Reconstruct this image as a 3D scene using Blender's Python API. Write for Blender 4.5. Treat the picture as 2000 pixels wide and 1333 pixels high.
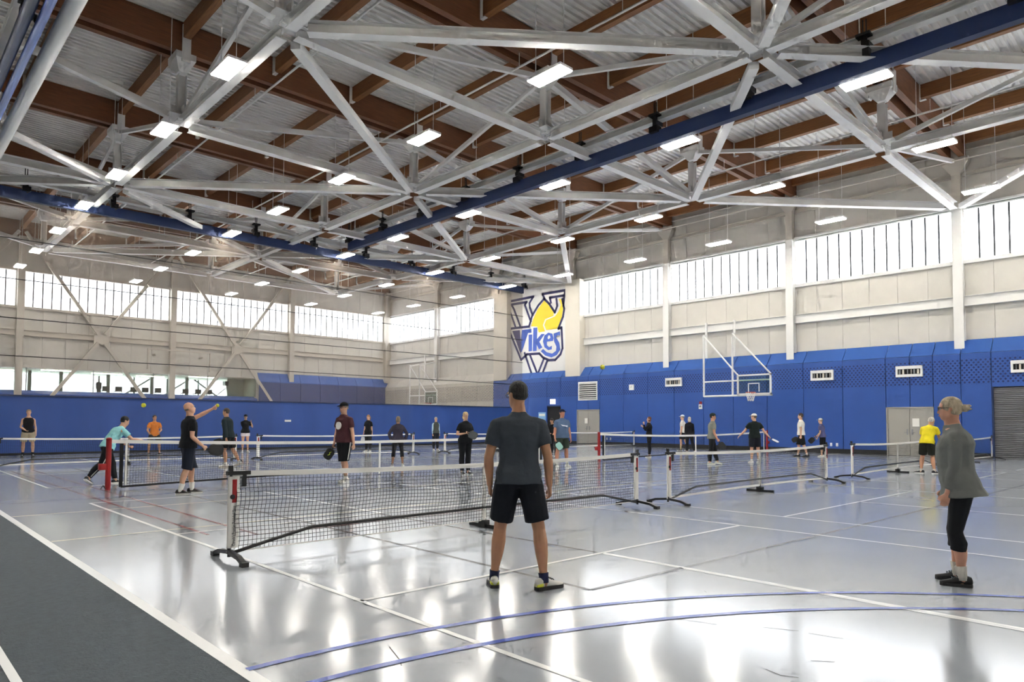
import bpy, bmesh, math, random
import numpy as np
from math import sin, cos, pi, radians
from mathutils import Vector, Matrix, Quaternion, noise

for o in list(bpy.data.objects): bpy.data.objects.remove(o, do_unlink=True)
random.seed(7)
SC = bpy.context.scene
COL = SC.collection

# ------------------------------------------------------------------ camera
cam_d = bpy.data.cameras.new('camera'); CAM = bpy.data.objects.new('camera', cam_d); COL.objects.link(CAM)
yaw, pit, rol = radians(46.2913), radians(2.45915), radians(0.22393)
Fv = Vector((cos(yaw)*cos(pit), sin(yaw)*cos(pit), sin(pit))); R0 = Vector((sin(yaw), -cos(yaw), 0)); U0 = R0.cross(Fv)
Rv = R0*cos(rol)+U0*sin(rol); Uv = -R0*sin(rol)+U0*cos(rol)
CAM.matrix_world = Matrix(((Rv.x, Uv.x, -Fv.x, 0), (Rv.y, Uv.y, -Fv.y, 0), (Rv.z, Uv.z, -Fv.z, 1.45), (0, 0, 0, 1)))
cam_d.sensor_width = 36; cam_d.lens = 24.0426; cam_d.shift_y = 0.0505; cam_d.clip_end = 400
SC.camera = CAM

# ------------------------------------------------------------------ world, exposure
W = bpy.data.worlds.new('sky'); SC.world = W; W.use_nodes = True
bg = W.node_tree.nodes['Background']; bg.inputs[0].default_value = (0.86, 0.94, 1.0, 1); bg.inputs[1].default_value = 5.0
SC.view_settings.view_transform = 'Standard'; SC.view_settings.look = 'None'
SC.view_settings.gamma = 1; SC.view_settings.use_curve_mapping = False
SC.view_settings.exposure = 1.08
LAMP = 26.0      # emission of the high bay diffusers
PANE = 2.6       # daylight through the translucent clerestory panes
cy = SC.cycles
cy.use_denoising = True; cy.max_bounces = 4; cy.diffuse_bounces = 3; cy.use_adaptive_sampling = True; cy.adaptive_threshold = .16; cy.adaptive_min_samples = 12; cy.glossy_bounces = 2
cy.transmission_bounces = 4; cy.transparent_max_bounces = 12; cy.caustics_reflective = False; cy.caustics_refractive = False
cy.sample_clamp_indirect = 8.0; cy.use_light_tree = False

# ------------------------------------------------------------------ materials
def lin(h):
    if isinstance(h, str):
        h = h.lstrip('#'); h = [int(h[i:i+2], 16)/255 for i in (0, 2, 4)]
    return tuple((c/12.92 if c <= .04045 else ((c+.055)/1.055)**2.4) for c in h)
MATS = {}
def mat(name, color, rough=.5, metal=0., vary=0., vscale=6., bump=0., bscale=40., coat=0., sss=0., emit=0., stretch=None, spec=.5, alpha=1.):
    if name in MATS: return MATS[name]
    m = bpy.data.materials.new(name); m.use_nodes = True; nt = m.node_tree; b = nt.nodes['Principled BSDF']
    c = lin(color)
    b.inputs['Base Color'].default_value = (*c, 1); b.inputs['Roughness'].default_value = rough
    b.inputs['Metallic'].default_value = metal; b.inputs['Specular IOR Level'].default_value = spec
    b.inputs['Alpha'].default_value = alpha
    if coat: b.inputs['Coat Weight'].default_value = coat; b.inputs['Coat Roughness'].default_value = .08
    if sss: b.inputs['Subsurface Weight'].default_value = sss; b.inputs['Subsurface Radius'].default_value = (.02, .008, .004)
    if emit: b.inputs['Emission Color'].default_value = (*c, 1); b.inputs['Emission Strength'].default_value = emit
    if vary or bump:
        tc = nt.nodes.new('ShaderNodeTexCoord'); mp = nt.nodes.new('ShaderNodeMapping'); nt.links.new(tc.outputs['Object'], mp.inputs[0])
        if stretch: mp.inputs['Scale'].default_value = stretch
    if vary:
        n = nt.nodes.new('ShaderNodeTexNoise'); n.inputs['Scale'].default_value = vscale; n.inputs['Detail'].default_value = 5
        r = nt.nodes.new('ShaderNodeMapRange'); r.inputs[1].default_value = .3; r.inputs[2].default_value = .7; r.inputs[3].default_value = 1-vary; r.inputs[4].default_value = 1+vary
        x = nt.nodes.new('ShaderNodeMix'); x.data_type = 'RGBA'; x.blend_type = 'MULTIPLY'; x.inputs[0].default_value = 1
        x.inputs[6].default_value = (*c, 1)
        nt.links.new(mp.outputs[0], n.inputs['Vector']); nt.links.new(n.outputs[0], r.inputs[0]); nt.links.new(r.outputs[0], x.inputs[7]); nt.links.new(x.outputs[2], b.inputs['Base Color'])
    if bump:
        n2 = nt.nodes.new('ShaderNodeTexNoise'); n2.inputs['Scale'].default_value = bscale; n2.inputs['Detail'].default_value = 3
        bp = nt.nodes.new('ShaderNodeBump'); bp.inputs['Strength'].default_value = bump; bp.inputs['Distance'].default_value = .02
        nt.links.new(mp.outputs[0], n2.inputs['Vector']); nt.links.new(n2.outputs[0], bp.inputs['Height']); nt.links.new(bp.outputs[0], b.inputs['Normal'])
    MATS[name] = m; return m

M_steel = mat('white_painted_steel', '#efedeb', .45)
M_steel2 = mat('cream_painted_steel', '#cfc8bd', .5)
M_wood = mat('glulam_wood', '#74492b', .6, vary=.28, vscale=3, stretch=(.6, 9, 14))
M_wood2 = mat('purlin_wood', '#85572f', .6, vary=.25, vscale=3, stretch=(9, .6, 14))
M_deck = mat('galvanised_deck', '#e6e3de', .5, metal=.0, vary=.06, vscale=1.5)
M_conc = mat('painted_wall_panel', '#d6d2ca', .7, vary=.04, vscale=1.2)
M_white = mat('white_paint', '#eeedea', .5)
M_cream = mat('cream_paint', '#e6dfd2', .6)
M_black = mat('black_metal', '#141416', .4)
M_blackrub = mat('black_rubber', '#19191b', .7)
M_capblue = mat('blue_cap', '#2f5fb0', .5)
M_blue = mat('navy_batten', '#162a54', .5)
M_vinyl = mat('blue_vinyl', '#2b4c92', .45, vary=.10, vscale=.7, stretch=(1, 1, .15))
M_door = mat('grey_door', '#aaa79f', .45)
M_grey = mat('mid_grey', '#8d8f92', .5)
M_paper = mat('white_paper', '#f2f1ea', .7)
M_red = mat('red_post', '#a01a1c', .45)
M_tape = mat('net_tape', '#f3f1ec', .6)
M_net = mat('net_cord', '#15161a', .7)
M_ball = mat('yellow_ball', '#e2e03c', .5)
M_orange = mat('orange_rim', '#c4472a', .5)
M_pane = mat('glowing_pane', '#f6faff', .4, emit=PANE)
M_lamp = mat('lamp_diffuser', '#fffaf0', .4, emit=LAMP)
M_pane.cycles.emission_sampling = 'FRONT_BACK'; M_lamp.cycles.emission_sampling = 'FRONT'
M_lamp2 = mat('strip_lamp', '#fff6e6', .4, emit=12)
M_line = mat('line_white', '#eef0f0', .25)
M_lineg = mat('line_grey', '#6d6e70', .25)
M_lineb = mat('line_blue', '#3a55b4', .25)
M_liner = mat('line_red', '#8e3a40', .25)
M_scuff = mat('scuff_black', '#3a3a3e', .6)
M_liney = mat('line_cream', '#dcd8c4', .25)

def glass_mat(name, col, a):
    m = bpy.data.materials.new(name); m.use_nodes = True; nt = m.node_tree; nt.nodes.clear()
    o = nt.nodes.new('ShaderNodeOutputMaterial'); t = nt.nodes.new('ShaderNodeBsdfTransparent'); g = nt.nodes.new('ShaderNodeBsdfGlossy'); mx = nt.nodes.new('ShaderNodeMixShader')
    t.inputs[0].default_value = (*lin(col), 1); g.inputs['Roughness'].default_value = .03; mx.inputs[0].default_value = a
    nt.links.new(t.outputs[0], mx.inputs[1]); nt.links.new(g.outputs[0], mx.inputs[2]); nt.links.new(mx.outputs[0], o.inputs[0])
    return m
M_glass = glass_mat('clear_glass', '#e6f0ea', .06)

# gym floor: sealed pale grey urethane, faint scuffs
def floor_mat():
    m = mat('sealed_gym_floor', '#a9afb7', .3, vary=.05, vscale=.5, coat=0); nt = m.node_tree; b = nt.nodes['Principled BSDF']
    n = nt.nodes.new('ShaderNodeTexNoise'); n.inputs['Scale'].default_value = .8; n.inputs['Detail'].default_value = 8
    g = nt.nodes.new('ShaderNodeNewGeometry'); r = nt.nodes.new('ShaderNodeMapRange'); r.inputs[1].default_value = .35; r.inputs[2].default_value = .7
    r.inputs[3].default_value = .14; r.inputs[4].default_value = .15
    nt.links.new(g.outputs['Position'], n.inputs['Vector']); nt.links.new(n.outputs[0], r.inputs[0]); nt.links.new(r.outputs[0], b.inputs['Roughness'])
    b.inputs['Specular IOR Level'].default_value = 1.
    return m
M_floor = floor_mat()
M_track = mat('rubber_track', '#4c555c', .85, vary=.12, vscale=18, bump=.35, bscale=60)

# blue dado with its drilled acoustic band between two heights (flat print of the tiny holes)
def perf_mat(name, base, hole, z0, z1, axis):
    m = mat(name, base, .45, vary=.05, vscale=.8); nt = m.node_tree; b = nt.nodes['Principled BSDF']
    src = b.inputs['Base Color'].links[0].from_socket
    g = nt.nodes.new('ShaderNodeNewGeometry'); s = nt.nodes.new('ShaderNodeSeparateXYZ'); nt.links.new(g.outputs['Position'], s.inputs[0])
    def mth(op, a, bb=None, c=None):
        n = nt.nodes.new('ShaderNodeMath'); n.operation = op
        for i, v in enumerate((a, bb, c)):
            if v is None: continue
            if isinstance(v, (int, float)): n.inputs[i].default_value = v
            else: nt.links.new(v, n.inputs[i])
        return n.outputs[0]
    P = .17
    z = s.outputs['Z']; h = s.outputs[axis]
    row = mth('FLOOR', mth('DIVIDE', z, P*.62)); off = mth('MULTIPLY', mth('MODULO', row, 2.), .5)
    fx = mth('SUBTRACT', mth('FRACT', mth('ADD', mth('DIVIDE', h, P), off)), .5)
    fz = mth('SUBTRACT', mth('FRACT', mth('DIVIDE', z, P*.62)), .5)
    d = mth('ADD', mth('POWER', mth('ABSOLUTE', fx), 2.), mth('MULTIPLY', mth('POWER', mth('ABSOLUTE', fz), 2.), .38))
    hole_m = mth('LESS_THAN', d, .058)
    band = mth('MULTIPLY', mth('GREATER_THAN', z, z0), mth('LESS_THAN', z, z1))
    k = mth('MULTIPLY', hole_m, band)
    x = nt.nodes.new('ShaderNodeMix'); x.data_type = 'RGBA'; x.inputs[7].default_value = (*lin(hole), 1)
    nt.links.new(k, x.inputs[0]); nt.links.new(src, x.inputs[6]); nt.links.new(x.outputs[2], b.inputs['Base Color'])
    return m
M_dado = perf_mat('blue_dado', '#2c55a5', '#122a66', 3.14, 4.24, 'Y')
M_dadoc = perf_mat('cream_dado', '#d3ccc0', '#57544e', 3.0, 4.24, 'Y')
M_dadob = mat('blue_dado_back', '#2c55a5', .45)
M_dadod = mat('dark_blue_dado', '#24407c', .5)

def curtain_mat():
    m = bpy.data.materials.new('curtain_netting'); m.use_nodes = True; nt = m.node_tree; nt.nodes.clear()
    o = nt.nodes.new('ShaderNodeOutputMaterial'); t = nt.nodes.new('ShaderNodeBsdfTransparent'); d = nt.nodes.new('ShaderNodeBsdfDiffuse'); mx = nt.nodes.new('ShaderNodeMixShader')
    d.inputs[0].default_value = (*lin('#7a7066'), 1); mx.inputs[0].default_value = .42
    nt.links.new(t.outputs[0], mx.inputs[1]); nt.links.new(d.outputs[0], mx.inputs[2]); nt.links.new(mx.outputs[0], o.inputs[0])
    return m
M_netting = curtain_mat()

# ------------------------------------------------------------------ helpers
def tag(o, label=None, cat=None, group=None, kind=None):
    if label: o['label'] = label
    if cat: o['category'] = cat
    if group: o['group'] = group
    if kind: o['kind'] = kind
    return o
def empty(name, loc=(0, 0, 0), rz=0., parent=None):
    o = bpy.data.objects.new(name, None); COL.objects.link(o); o.location = loc; o.rotation_euler = (0, 0, rz); o.empty_display_size = .1
    if parent: o.parent = parent
    return o
def obj(name, me, parent=None, loc=None, rot=None, m=None):
    o = bpy.data.objects.new(name, me); COL.objects.link(o)
    if parent: o.parent = parent
    if loc is not None: o.location = loc
    if rot is not None: o.rotation_euler = rot
    if m is not None and me.materials: o.material_slots[0].link = 'OBJECT'; o.material_slots[0].material = m
    return o
BENCH = bpy.data.scenes.new('bench')               # empty side scene where modifiers are baked into meshes
def bench():
    with bpy.context.temp_override(scene=BENCH, view_layer=BENCH.view_layers[0]): return bpy.context.evaluated_depsgraph_get()
class MB:
    def __init__(s): s.v = []; s.f = []; s.mi = []; s.cur = 0
    def add(s, vs, fs):
        n = len(s.v); s.v += [tuple(q) for q in vs]; s.f += [tuple(i+n for i in f) for f in fs]; s.mi += [s.cur]*len(fs); return s
    def box(s, c, d, rot=None):
        x, y, z = d[0]/2, d[1]/2, d[2]/2
        vs = [Vector(p) for p in ((-x, -y, -z), (x, -y, -z), (x, y, -z), (-x, y, -z), (-x, -y, z), (x, -y, z), (x, y, z), (-x, y, z))]
        if rot is not None: vs = [rot @ p for p in vs]
        return s.add([p+Vector(c) for p in vs], [(0, 3, 2, 1), (4, 5, 6, 7), (0, 1, 5, 4), (1, 2, 6, 5), (2, 3, 7, 6), (3, 0, 4, 7)])
    def bb(s, a, b): return s.box([(a[i]+b[i])/2 for i in range(3)], [abs(b[i]-a[i]) for i in range(3)])
    def ring(s, rings, cap=True, closed=True):
        n = len(rings[0]); vs = [p for r in rings for p in r]; fs = []
        for k in range(len(rings)-1):
            for i in range(n if closed else n-1):
                j = (i+1) % n; fs.append((k*n+i, k*n+j, (k+1)*n+j, (k+1)*n+i))
        if cap: fs.append(tuple(range(n-1, -1, -1))); fs.append(tuple((len(rings)-1)*n+i for i in range(n)))
        return s.add(vs, fs)
    def tube(s, pts, r, n=8, cap=True):
        pts = [Vector(p) for p in pts]; rs = r if isinstance(r, (list, tuple)) else [r]*len(pts); rings = []; prev = None
        for i, p in enumerate(pts):
            t = (pts[min(i+1, len(pts)-1)]-pts[max(i-1, 0)]).normalized()
            if prev is None: a = t.cross(Vector((0, 0, 1))); a = a if a.length > 1e-3 else Vector((1, 0, 0)); a.normalize()
            else: a = (prev - t*prev.dot(t)).normalized()
            prev = a; b = t.cross(a)
            rings.append([p+a*(cos(2*pi*k/n)*rs[i])+b*(sin(2*pi*k/n)*rs[i]) for k in range(n)])
        return s.ring(rings, cap)
    def ell(s, c, r, n=12, m=8, rot=None):
        rings = []
        for j in range(1, m):
            th = pi*j/m
            q = [Vector((r[0]*sin(th)*cos(2*pi*i/n), r[1]*sin(th)*sin(2*pi*i/n), -r[2]*cos(th))) for i in range(n)]
            if rot is not None: q = [rot @ p for p in q]
            rings.append([p+Vector(c) for p in q])
        return s.ring(rings)
    def prism(s, poly, d, fn):
        """poly: 2-D outline; fn(u,v,w) -> 3-D, w runs 0..d"""
        n = len(poly); vs = [fn(u, v, 0) for u, v in poly]+[fn(u, v, d) for u, v in poly]
        fs = [tuple(range(n-1, -1, -1)), tuple(range(n, 2*n))]+[(i, (i+1) % n, n+(i+1) % n, n+i) for i in range(n)]
        return s.add(vs, fs)
    def mesh(s, name, mats, smooth=False):
        me = bpy.data.meshes.new(name); me.from_pydata(s.v, [], s.f)
        for m in (mats if isinstance(mats, (list, tuple)) else [mats]): me.materials.append(m)
        if any(s.mi): me.polygons.foreach_set('material_index', s.mi)
        if smooth: me.polygons.foreach_set('use_smooth', [True]*len(me.polygons))
        bm = bmesh.new(); bm.from_mesh(me); bmesh.ops.recalc_face_normals(bm, faces=bm.faces); bm.to_mesh(me); bm.free()
        me.update(); return me
    def build(s, name, mats, parent=None, loc=None, rot=None, smooth=False):
        return obj(name, s.mesh(name, mats, smooth), parent, loc, rot)
CACHE = {}
def bar(name, p0, p1, sec, w, h, m, parent, roll=0.):
    """a straight steel member of section H, box or round between two points, mesh shared by length"""
    p0, p1 = Vector(p0), Vector(p1); d = p1-p0; L = d.length; key = (sec, round(w, 3), round(h, 3), round(L, 3), m.name)
    if key not in CACHE:
        b = MB(); t = .022
        if sec == 'H':
            b.bb((0, -w/2, h/2-t), (L, w/2, h/2)); b.bb((0, -w/2, -h/2), (L, w/2, -h/2+t)); b.bb((0, -.011, -h/2+t), (L, .011, h/2-t))
        elif sec == 'box': b.bb((0, -w/2, -h/2), (L, w/2, h/2))
        else: b.tube([(0, 0, 0), (L, 0, 0)], w/2, 12)
        CACHE[key] = b.mesh(name, m, smooth=(sec == 'round'))
    o = obj(name, CACHE[key], parent, p0)
    x = d.normalized(); z = Vector((0, 0, 1)); y = z.cross(x)
    if y.length < 1e-3: y = Vector((0, 1, 0))
    y.normalize(); z = x.cross(y)
    q = Matrix((x, y, z)).transposed() @ Matrix.Rotation(roll, 3, 'X')
    o.rotation_euler = q.to_euler(); return o
# ================================================================== THE HALL
NX = [-10.95, -1.9, 7.15, 16.2, 25.25, 34.3]        # truss node columns along x
NY = [-6.95+7.45*k for k in range(9)]               # column lines along y: -6.95 .. 52.65
XW, YB, XL, YR = 34.75, 52.65, -10.95, -8.0         # inner faces of the four walls
ZN, ZG, ZD = 10.9, 13.1, 14.05                      # truss node, glulam underside, deck

# ---- floor
floor = tag(MB().bb((XL, YR, -.2), (XW, YB, 0)).build('floor', M_floor), kind='structure')
MB().bb((XL, YR, 0), (1.62, YB, .006)).build('running_track', M_track, floor)
def strip(m, x0, y0, x1, y1, w=.05, z=.002):
    d = Vector((x1-x0, y1-y0, 0)); n = Vector((-d.y, d.x, 0)).normalized()*w/2
    if x0 < 1.6: z = .008
    o = MB().add([(x0-n.x, y0-n.y, z), (x1-n.x, y1-n.y, z), (x1+n.x, y1+n.y, z), (x0+n.x, y0+n.y, z)], [(0, 1, 2, 3)]).build('floor_line', m, floor)
    return o
strip(M_line, 1.665, YR, 1.665, 34, .09); strip(M_line, .68, YR, .68, 34, .05); strip(M_line, -.4, YR, -.4, 34, .05)
TH = -.012
def ct(x, y):                                       # the courts lie a touch askew to the walls
    u, v = x-3, y-7.1; return 3+u*cos(TH)-v*sin(TH)*(x-3)/8, 7.1+u*sin(TH)+v*cos(TH)
def court(x0, y0, m=M_line):
    x1, yc, y1 = x0+6.1, y0+6.7, y0+13.4
    for a in ((x0, y0, x0, y1), (x1, y0, x1, y1), (x0, y0, x1, y0), (x0, y1, x1, y1), (x0, yc-2.22, x1, yc-2.22), (x0, yc+2.22, x1, yc+2.22),
              ((x0+x1)/2, y0, (x0+x1)/2, yc-2.22), ((x0+x1)/2, yc+2.22, (x0+x1)/2, y1)):
        strip(m, *ct(a[0], a[1]), *ct(a[2], a[3]), z=.003)
for x0 in (2.985, 10.42, 18.75, 26.3):
    court(x0, .4); court(x0, 17.45)
strip(M_liney, 1.72, 12.62, 34, 12.9); strip(M_liney, 1.72, 9.75, 34, 9.9); strip(M_liney, 1.72, 22.6, 34, 22.9)
strip(M_lineg, 4.68, 7.3, 4.63, 3.85, .05); strip(M_lineg, 4.68, 7.3, 4.76, 24, .05); strip(M_lineg, 4.63, 3.85, 13.7, 3.56, .05); strip(M_lineg, 13.7, 3.56, 24, 3.3, .05)
strip(M_lineg, 6.0, 4.9, 5.97, 9.3, .05); strip(M_line, 6.0, 4.8, 5.95, .4, .045)
strip(M_liner, 3.2, 24, 3.27, 9.0, .045); strip(M_liner, 3.72, 24, 3.74, 8.6, .045); strip(M_liner, 3.74, 8.6, 12, 8.5, .045)
strip(M_lineb, 1.72, 14.6, 12, 14.75, .05)
for (cx, cyy, R) in ((1.8, -2.48, 6.47), (1.55, -2.9, 6.456)):
    b = MB(); N = 72; a0, a1 = radians(91), radians(-15); rr = []
    for k in range(N+1):
        a = a0+(a1-a0)*k/N; rr.append([(cx+(R-.03)*cos(a), cyy+(R-.03)*sin(a), .004), (cx+(R+.03)*cos(a), cyy+(R+.03)*sin(a), .004)])
    b.ring(rr, cap=False, closed=False).build('floor_line', M_lineb, floor)

for sc in [[(4.4, 2.9), (4.45, 2.77), (4.51, 2.58)], [(4.84, 2.69), (4.92, 2.61)], [(4.69, 2.32), (4.79, 2.11)], [(4.79, 2.04), (4.84, 1.83)], [(4.25, 1.8), (4.34, 1.69)], [(3.91, 1.92), (3.88, 1.82), (3.92, 1.73)], [(2.52, 3.77), (2.43, 3.52), (2.38, 3.43)], [(5.32, 3.16), (5.29, 3.12)]]:
    for p_, q_ in zip(sc[:-1], sc[1:]): strip(M_scuff, *p_, *q_, .007).name = 'scuff_mark'

# ---- ceiling: corrugated deck, glulam pairs, purlins
ceil = tag(empty('ceiling'), kind='structure')
dx = 9.05/3
b = MB(); per, hgt = .2483, .07; n = 30; prof = []
for k in range(n):
    y = k*per; prof += [(y, 0), (y+per*.38, 0), (y+per*.5, hgt), (y+per*.88, hgt)]
prof.append((n*per, 0))
b.ring([[(0, y, z) for y, z in prof], [(dx, y, z) for y, z in prof]], cap=False, closed=False)
deck = b.mesh('roof_deck_panel', M_deck)
for i in range(15):
    for k in range(8): obj('roof_deck_panel', deck, ceil, (NX[0]+i*dx, NY[k], ZD))
g = MB().bb((0, -.11, 0), (NX[5]-NX[0]+.3, .11, ZD-ZG)).mesh('glulam_beam', M_wood)
for y in NY:
    for s in (-.26, .26): obj('glulam_beam', g, ceil, (NX[0], y+s, ZG))
pl = MB().bb((-.11, .38, 0), (.11, 7.07, .5)).mesh('purlin', M_wood2)
hang = MB(); hang.bb((-.06, -.012, -.62), (.06, .012, .0)).bb((-.06, -.2, -.62), (.06, .012, -.6)); hang = hang.mesh('purlin_hanger', M_white)
for i in range(1, 16):
    for k in range(8):
        x = NX[0]+i*dx-(.2 if i == 15 else 0)
        obj('purlin', pl, ceil, (x, NY[k], ZD-.5))
        if i % 3: obj('purlin_hanger', hang, ceil, (x-.14, NY[k+1]-.39, ZD-.02))
obj('roof_slab', MB().bb((XL-.3, YR-.3, ZD+.08), (XW+.3, YB+.3, ZD+.2)).mesh('roof_slab', M_grey), ceil)

# ---- white steel space frame under the roof
fr = tag(empty('steel_roof_frame'), 'white steel truss frame of chords, posts and diagonals under the wooden roof', 'truss')
brk = MB(); Q = lambda u, v, z: [(-u, -v, z), (u, -v, z), (u, v, z), (-u, v, z)]
brk.ring([Q(.135, .135, .08), Q(.3, .4, .42), Q(.3, .4, .62)]).bb((-.13, -.42, .3), (.13, -.37, 1.5)).bb((-.13, .37, .3), (.13, .42, 1.5)); brk = brk.mesh('post_bracket', M_steel)
gus = MB().bb((-.45, -.45, -.012), (.45, .45, .012)).bb((-.3, -.012, 0), (.3, .012, .4)).bb((-.012, -.3, 0), (.012, .3, .4)).mesh('gusset_plate', M_steel)
xs = NX[1:6]
for k, y in enumerate(NY[:-1]):
    for i, x in enumerate(xs):
        if i < 4:
            if i in (1, 2) or k in (2, 5): bar('chord', (x+.25, y, ZN), (xs[i+1]-.25, y, ZN), 'H', .28, .3, M_steel, fr)
            bar('post', (x, y, ZN+.1), (x, y, ZG-.6), 'H', .26, .26, M_steel, fr)
            obj('post_bracket', brk, fr, (x, y, ZG-.62)); obj('gusset_plate', gus, fr, (x, y, ZN+.16))
        if k < 7 and i < 4:
            bar('chord', (x, y+.25, ZN), (x, NY[k+1]-.25, ZN), 'H', .28, .3, M_steel, fr)
            xn, yn = xs[i+1], NY[k+1]
            kind = ('main' if (i+k) % 2 == 0 else 'anti') if i in (1, 2) else {1: 'main', 2: 'anti', 4: 'main', 5: 'anti'}.get(k)
            if kind == 'main': bar('diagonal_brace', (x+.4, y+.33, ZN-.12), (xn-.4, yn-.33, ZN-.12), 'box', .26, .2, M_steel, fr)
            elif kind: bar('diagonal_brace', (x+.4, yn-.33, ZN+.02), (xn-.4, y+.33, ZN+.02), 'H', .28, .3, M_steel, fr)
    for i in range(4):                                # webs in the planes along x: tops over even nodes
        a, c = xs[i], xs[i+1]; za, zc = ZN+.2, ZG-.25
        if i % 2 == 0: bar('web_brace', (a+.3, y, zc), (c-.3, y, za), 'box', .2, .2, M_steel, fr)
        else: bar('web_brace', (a+.3, y, za), (c-.3, y, zc), 'box', .13, .16, M_steel, fr)
    if k < 7:
        for i in range(4):
            za, zc = ZN+.2, ZG-.25
            if k % 2 == 0: bar('web_brace', (xs[i], y+.3, za), (xs[i], NY[k+1]-.3, zc), 'box', .12, .14, M_steel, fr)
            else: bar('web_brace', (xs[i], y+.3, zc), (xs[i], NY[k+1]-.3, za), 'box', .12, .14, M_steel, fr)

# ---- right wall
wr = tag(empty('wall_right'), kind='structure')
MB().bb((XW+.06, YR, 0), (XW+.3, YB+.3, 14.2)).build('backing', M_conc, wr)
bays = [(NY[k], NY[k+1]) for k in range(8)]
LOGO = 5                                              # bay between y 30.3 and 37.75 carries the painted emblem
def wallpanels(w, axis, spans, zr, at, nrm, m=M_conc, num=6):
    for (a, c) in spans:
        st = (c-a)/num
        for (z0, z1) in zr:
            key = ('wp', axis, round(st, 3), z0, z1, m.name)
            if key not in CACHE:
                CACHE[key] = (MB().bb((0, .005, z0), (.06, st-.005, z1)) if axis == 'y' else MB().bb((.005, 0, z0), (st-.005, .06, z1))).mesh('wall_panel', m)
            for j in range(num): obj('wall_panel', CACHE[key], w, (at, a+j*st, 0) if axis == 'y' else (a+j*st, at, 0))
wallpanels(wr, 'y', [s for k, s in enumerate(bays) if k != LOGO], [(4.9, 8.45), (10.95, 14.0)], XW, -1)
wallpanels(wr, 'y', [bays[LOGO]], [(11.05, 14.0)], XW, -1)
MB().bb((XW-.12, 30.55, 4.6), (XW+.06, 36.4, 11.05)).build('emblem_wall', M_white, wr)
for (a, c) in ((29.35, 30.62), (36.36, 37.8)): MB().bb((34.2, a, 4.5), (XW, c, 10.95)).build('pier', M_cream, wr)
colm = MB(); colm.bb((-.17, -.19, 4.6), (-.145, .19, 10.9)).bb((.145, -.19, 4.6), (.17, .19, 10.9)).bb((-.145, -.012, 4.6), (.145, .012, 10.9)); colm = colm.mesh('column', M_white)
colu = MB(); colu.bb((-.13, -.17, 10.9), (.17, .17, 12.35)); colu.ring([[(-.13, -.17, 12.35), (.17, -.17, 12.35), (.17, .17, 12.35), (-.13, .17, 12.35)], [(-.25, -.5, 12.85), (.17, -.5, 12.85), (.17, .5, 12.85), (-.25, .5, 12.85)], [(-.25, -.5, 13.08), (.17, -.5, 13.08), (.17, .5, 13.08), (-.25, .5, 13.08)]]); colu = colu.mesh('column_head', M_steel2)
for y in NY[:-1]:
    if abs(y-30.3) > .1 and abs(y-37.75) > .1: obj('column', colm, wr, (34.57, y, 0))
    obj('column_head', colu, wr, (34.57, y, 0))
    bar('end_plate', (34.45, y, 13.05), (34.45, y, 14.0), 'box', .5, .12, M_steel2, wr)
for k, (a, c) in enumerate(bays):
    if k != LOGO:
        o = bar('girt', (XW-.12, a+.2, 6.78), (XW-.12, c-.2, 6.78), 'H', .26, .44, M_white, wr)
        bar('window_sill', (XW-.05, a+.2, 8.5), (XW-.05, c-.2, 8.5), 'box', .22, .16, M_white, wr)
        bar('window_head', (XW-.06, a+.2, 10.95), (XW-.06, c-.2, 10.95), 'box', .24, .1, M_white, wr); bar('window_head', (XW-.02, a+.2, 10.83), (XW-.02, c-.2, 10.83), 'box', .16, .06, M_white, wr)
    bar('upper_girt', (XW-.08, a+.2, 12.38), (XW-.08, c-.2, 12.38), 'H', .16, .2, M_steel2, wr)
    bar('eaves_beam', (XW-.12, a+.2, 13.55), (XW-.12, c-.2, 13.55), 'H', .2, .3, M_steel2, wr)
bar('sprinkler_pipe', (33.7, YR, 12.75), (33.7, YB, 12.75), 'round', .06, .06, M_steel2, wr)

WN = [0]
M_dkgrey = mat('dark_grey', '#4a4d50', .5)
M_panes = mat('pane_edge', '#f6faff', .4)
def window(axis, a, c, at, z0, z1, n):
    WN[0] += 1
    w = tag(empty('window_%d' % WN[0]), kind='structure'); st = (c-a)/n
    key = ('pane', axis, round(st, 3))
    if key not in CACHE:
        CACHE[key] = ((MB().bb((0, .013, z0), (.03, st-.013, z1)) if axis == 'y' else MB().bb((.013, 0, z0), (st-.013, .03, z1))).mesh('pane', [M_panes, M_pane]),
                      (MB().bb((-.012, -.036, z0), (.045, .036, z1)) if axis == 'y' else MB().bb((-.036, -.012, z0), (.036, .045, z1))).mesh('mullion', M_dkgrey))
    if True:
        for f in CACHE[key][0].polygons: f.material_index = int(max(abs(f.normal.x) if axis == 'y' else abs(f.normal.y), 0) > .9)
    for j in range(n):
        p = (at, a+j*st, 0) if axis == 'y' else (a+j*st, at, 0)
        obj('pane', CACHE[key][0], w, p)
        obj('mullion', CACHE[key][1], w, p)
for k, (a, c) in enumerate(bays):
    if k != LOGO: window('y', a+.22, c-.22, XW-.01, 8.56, 10.82, 13)

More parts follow.
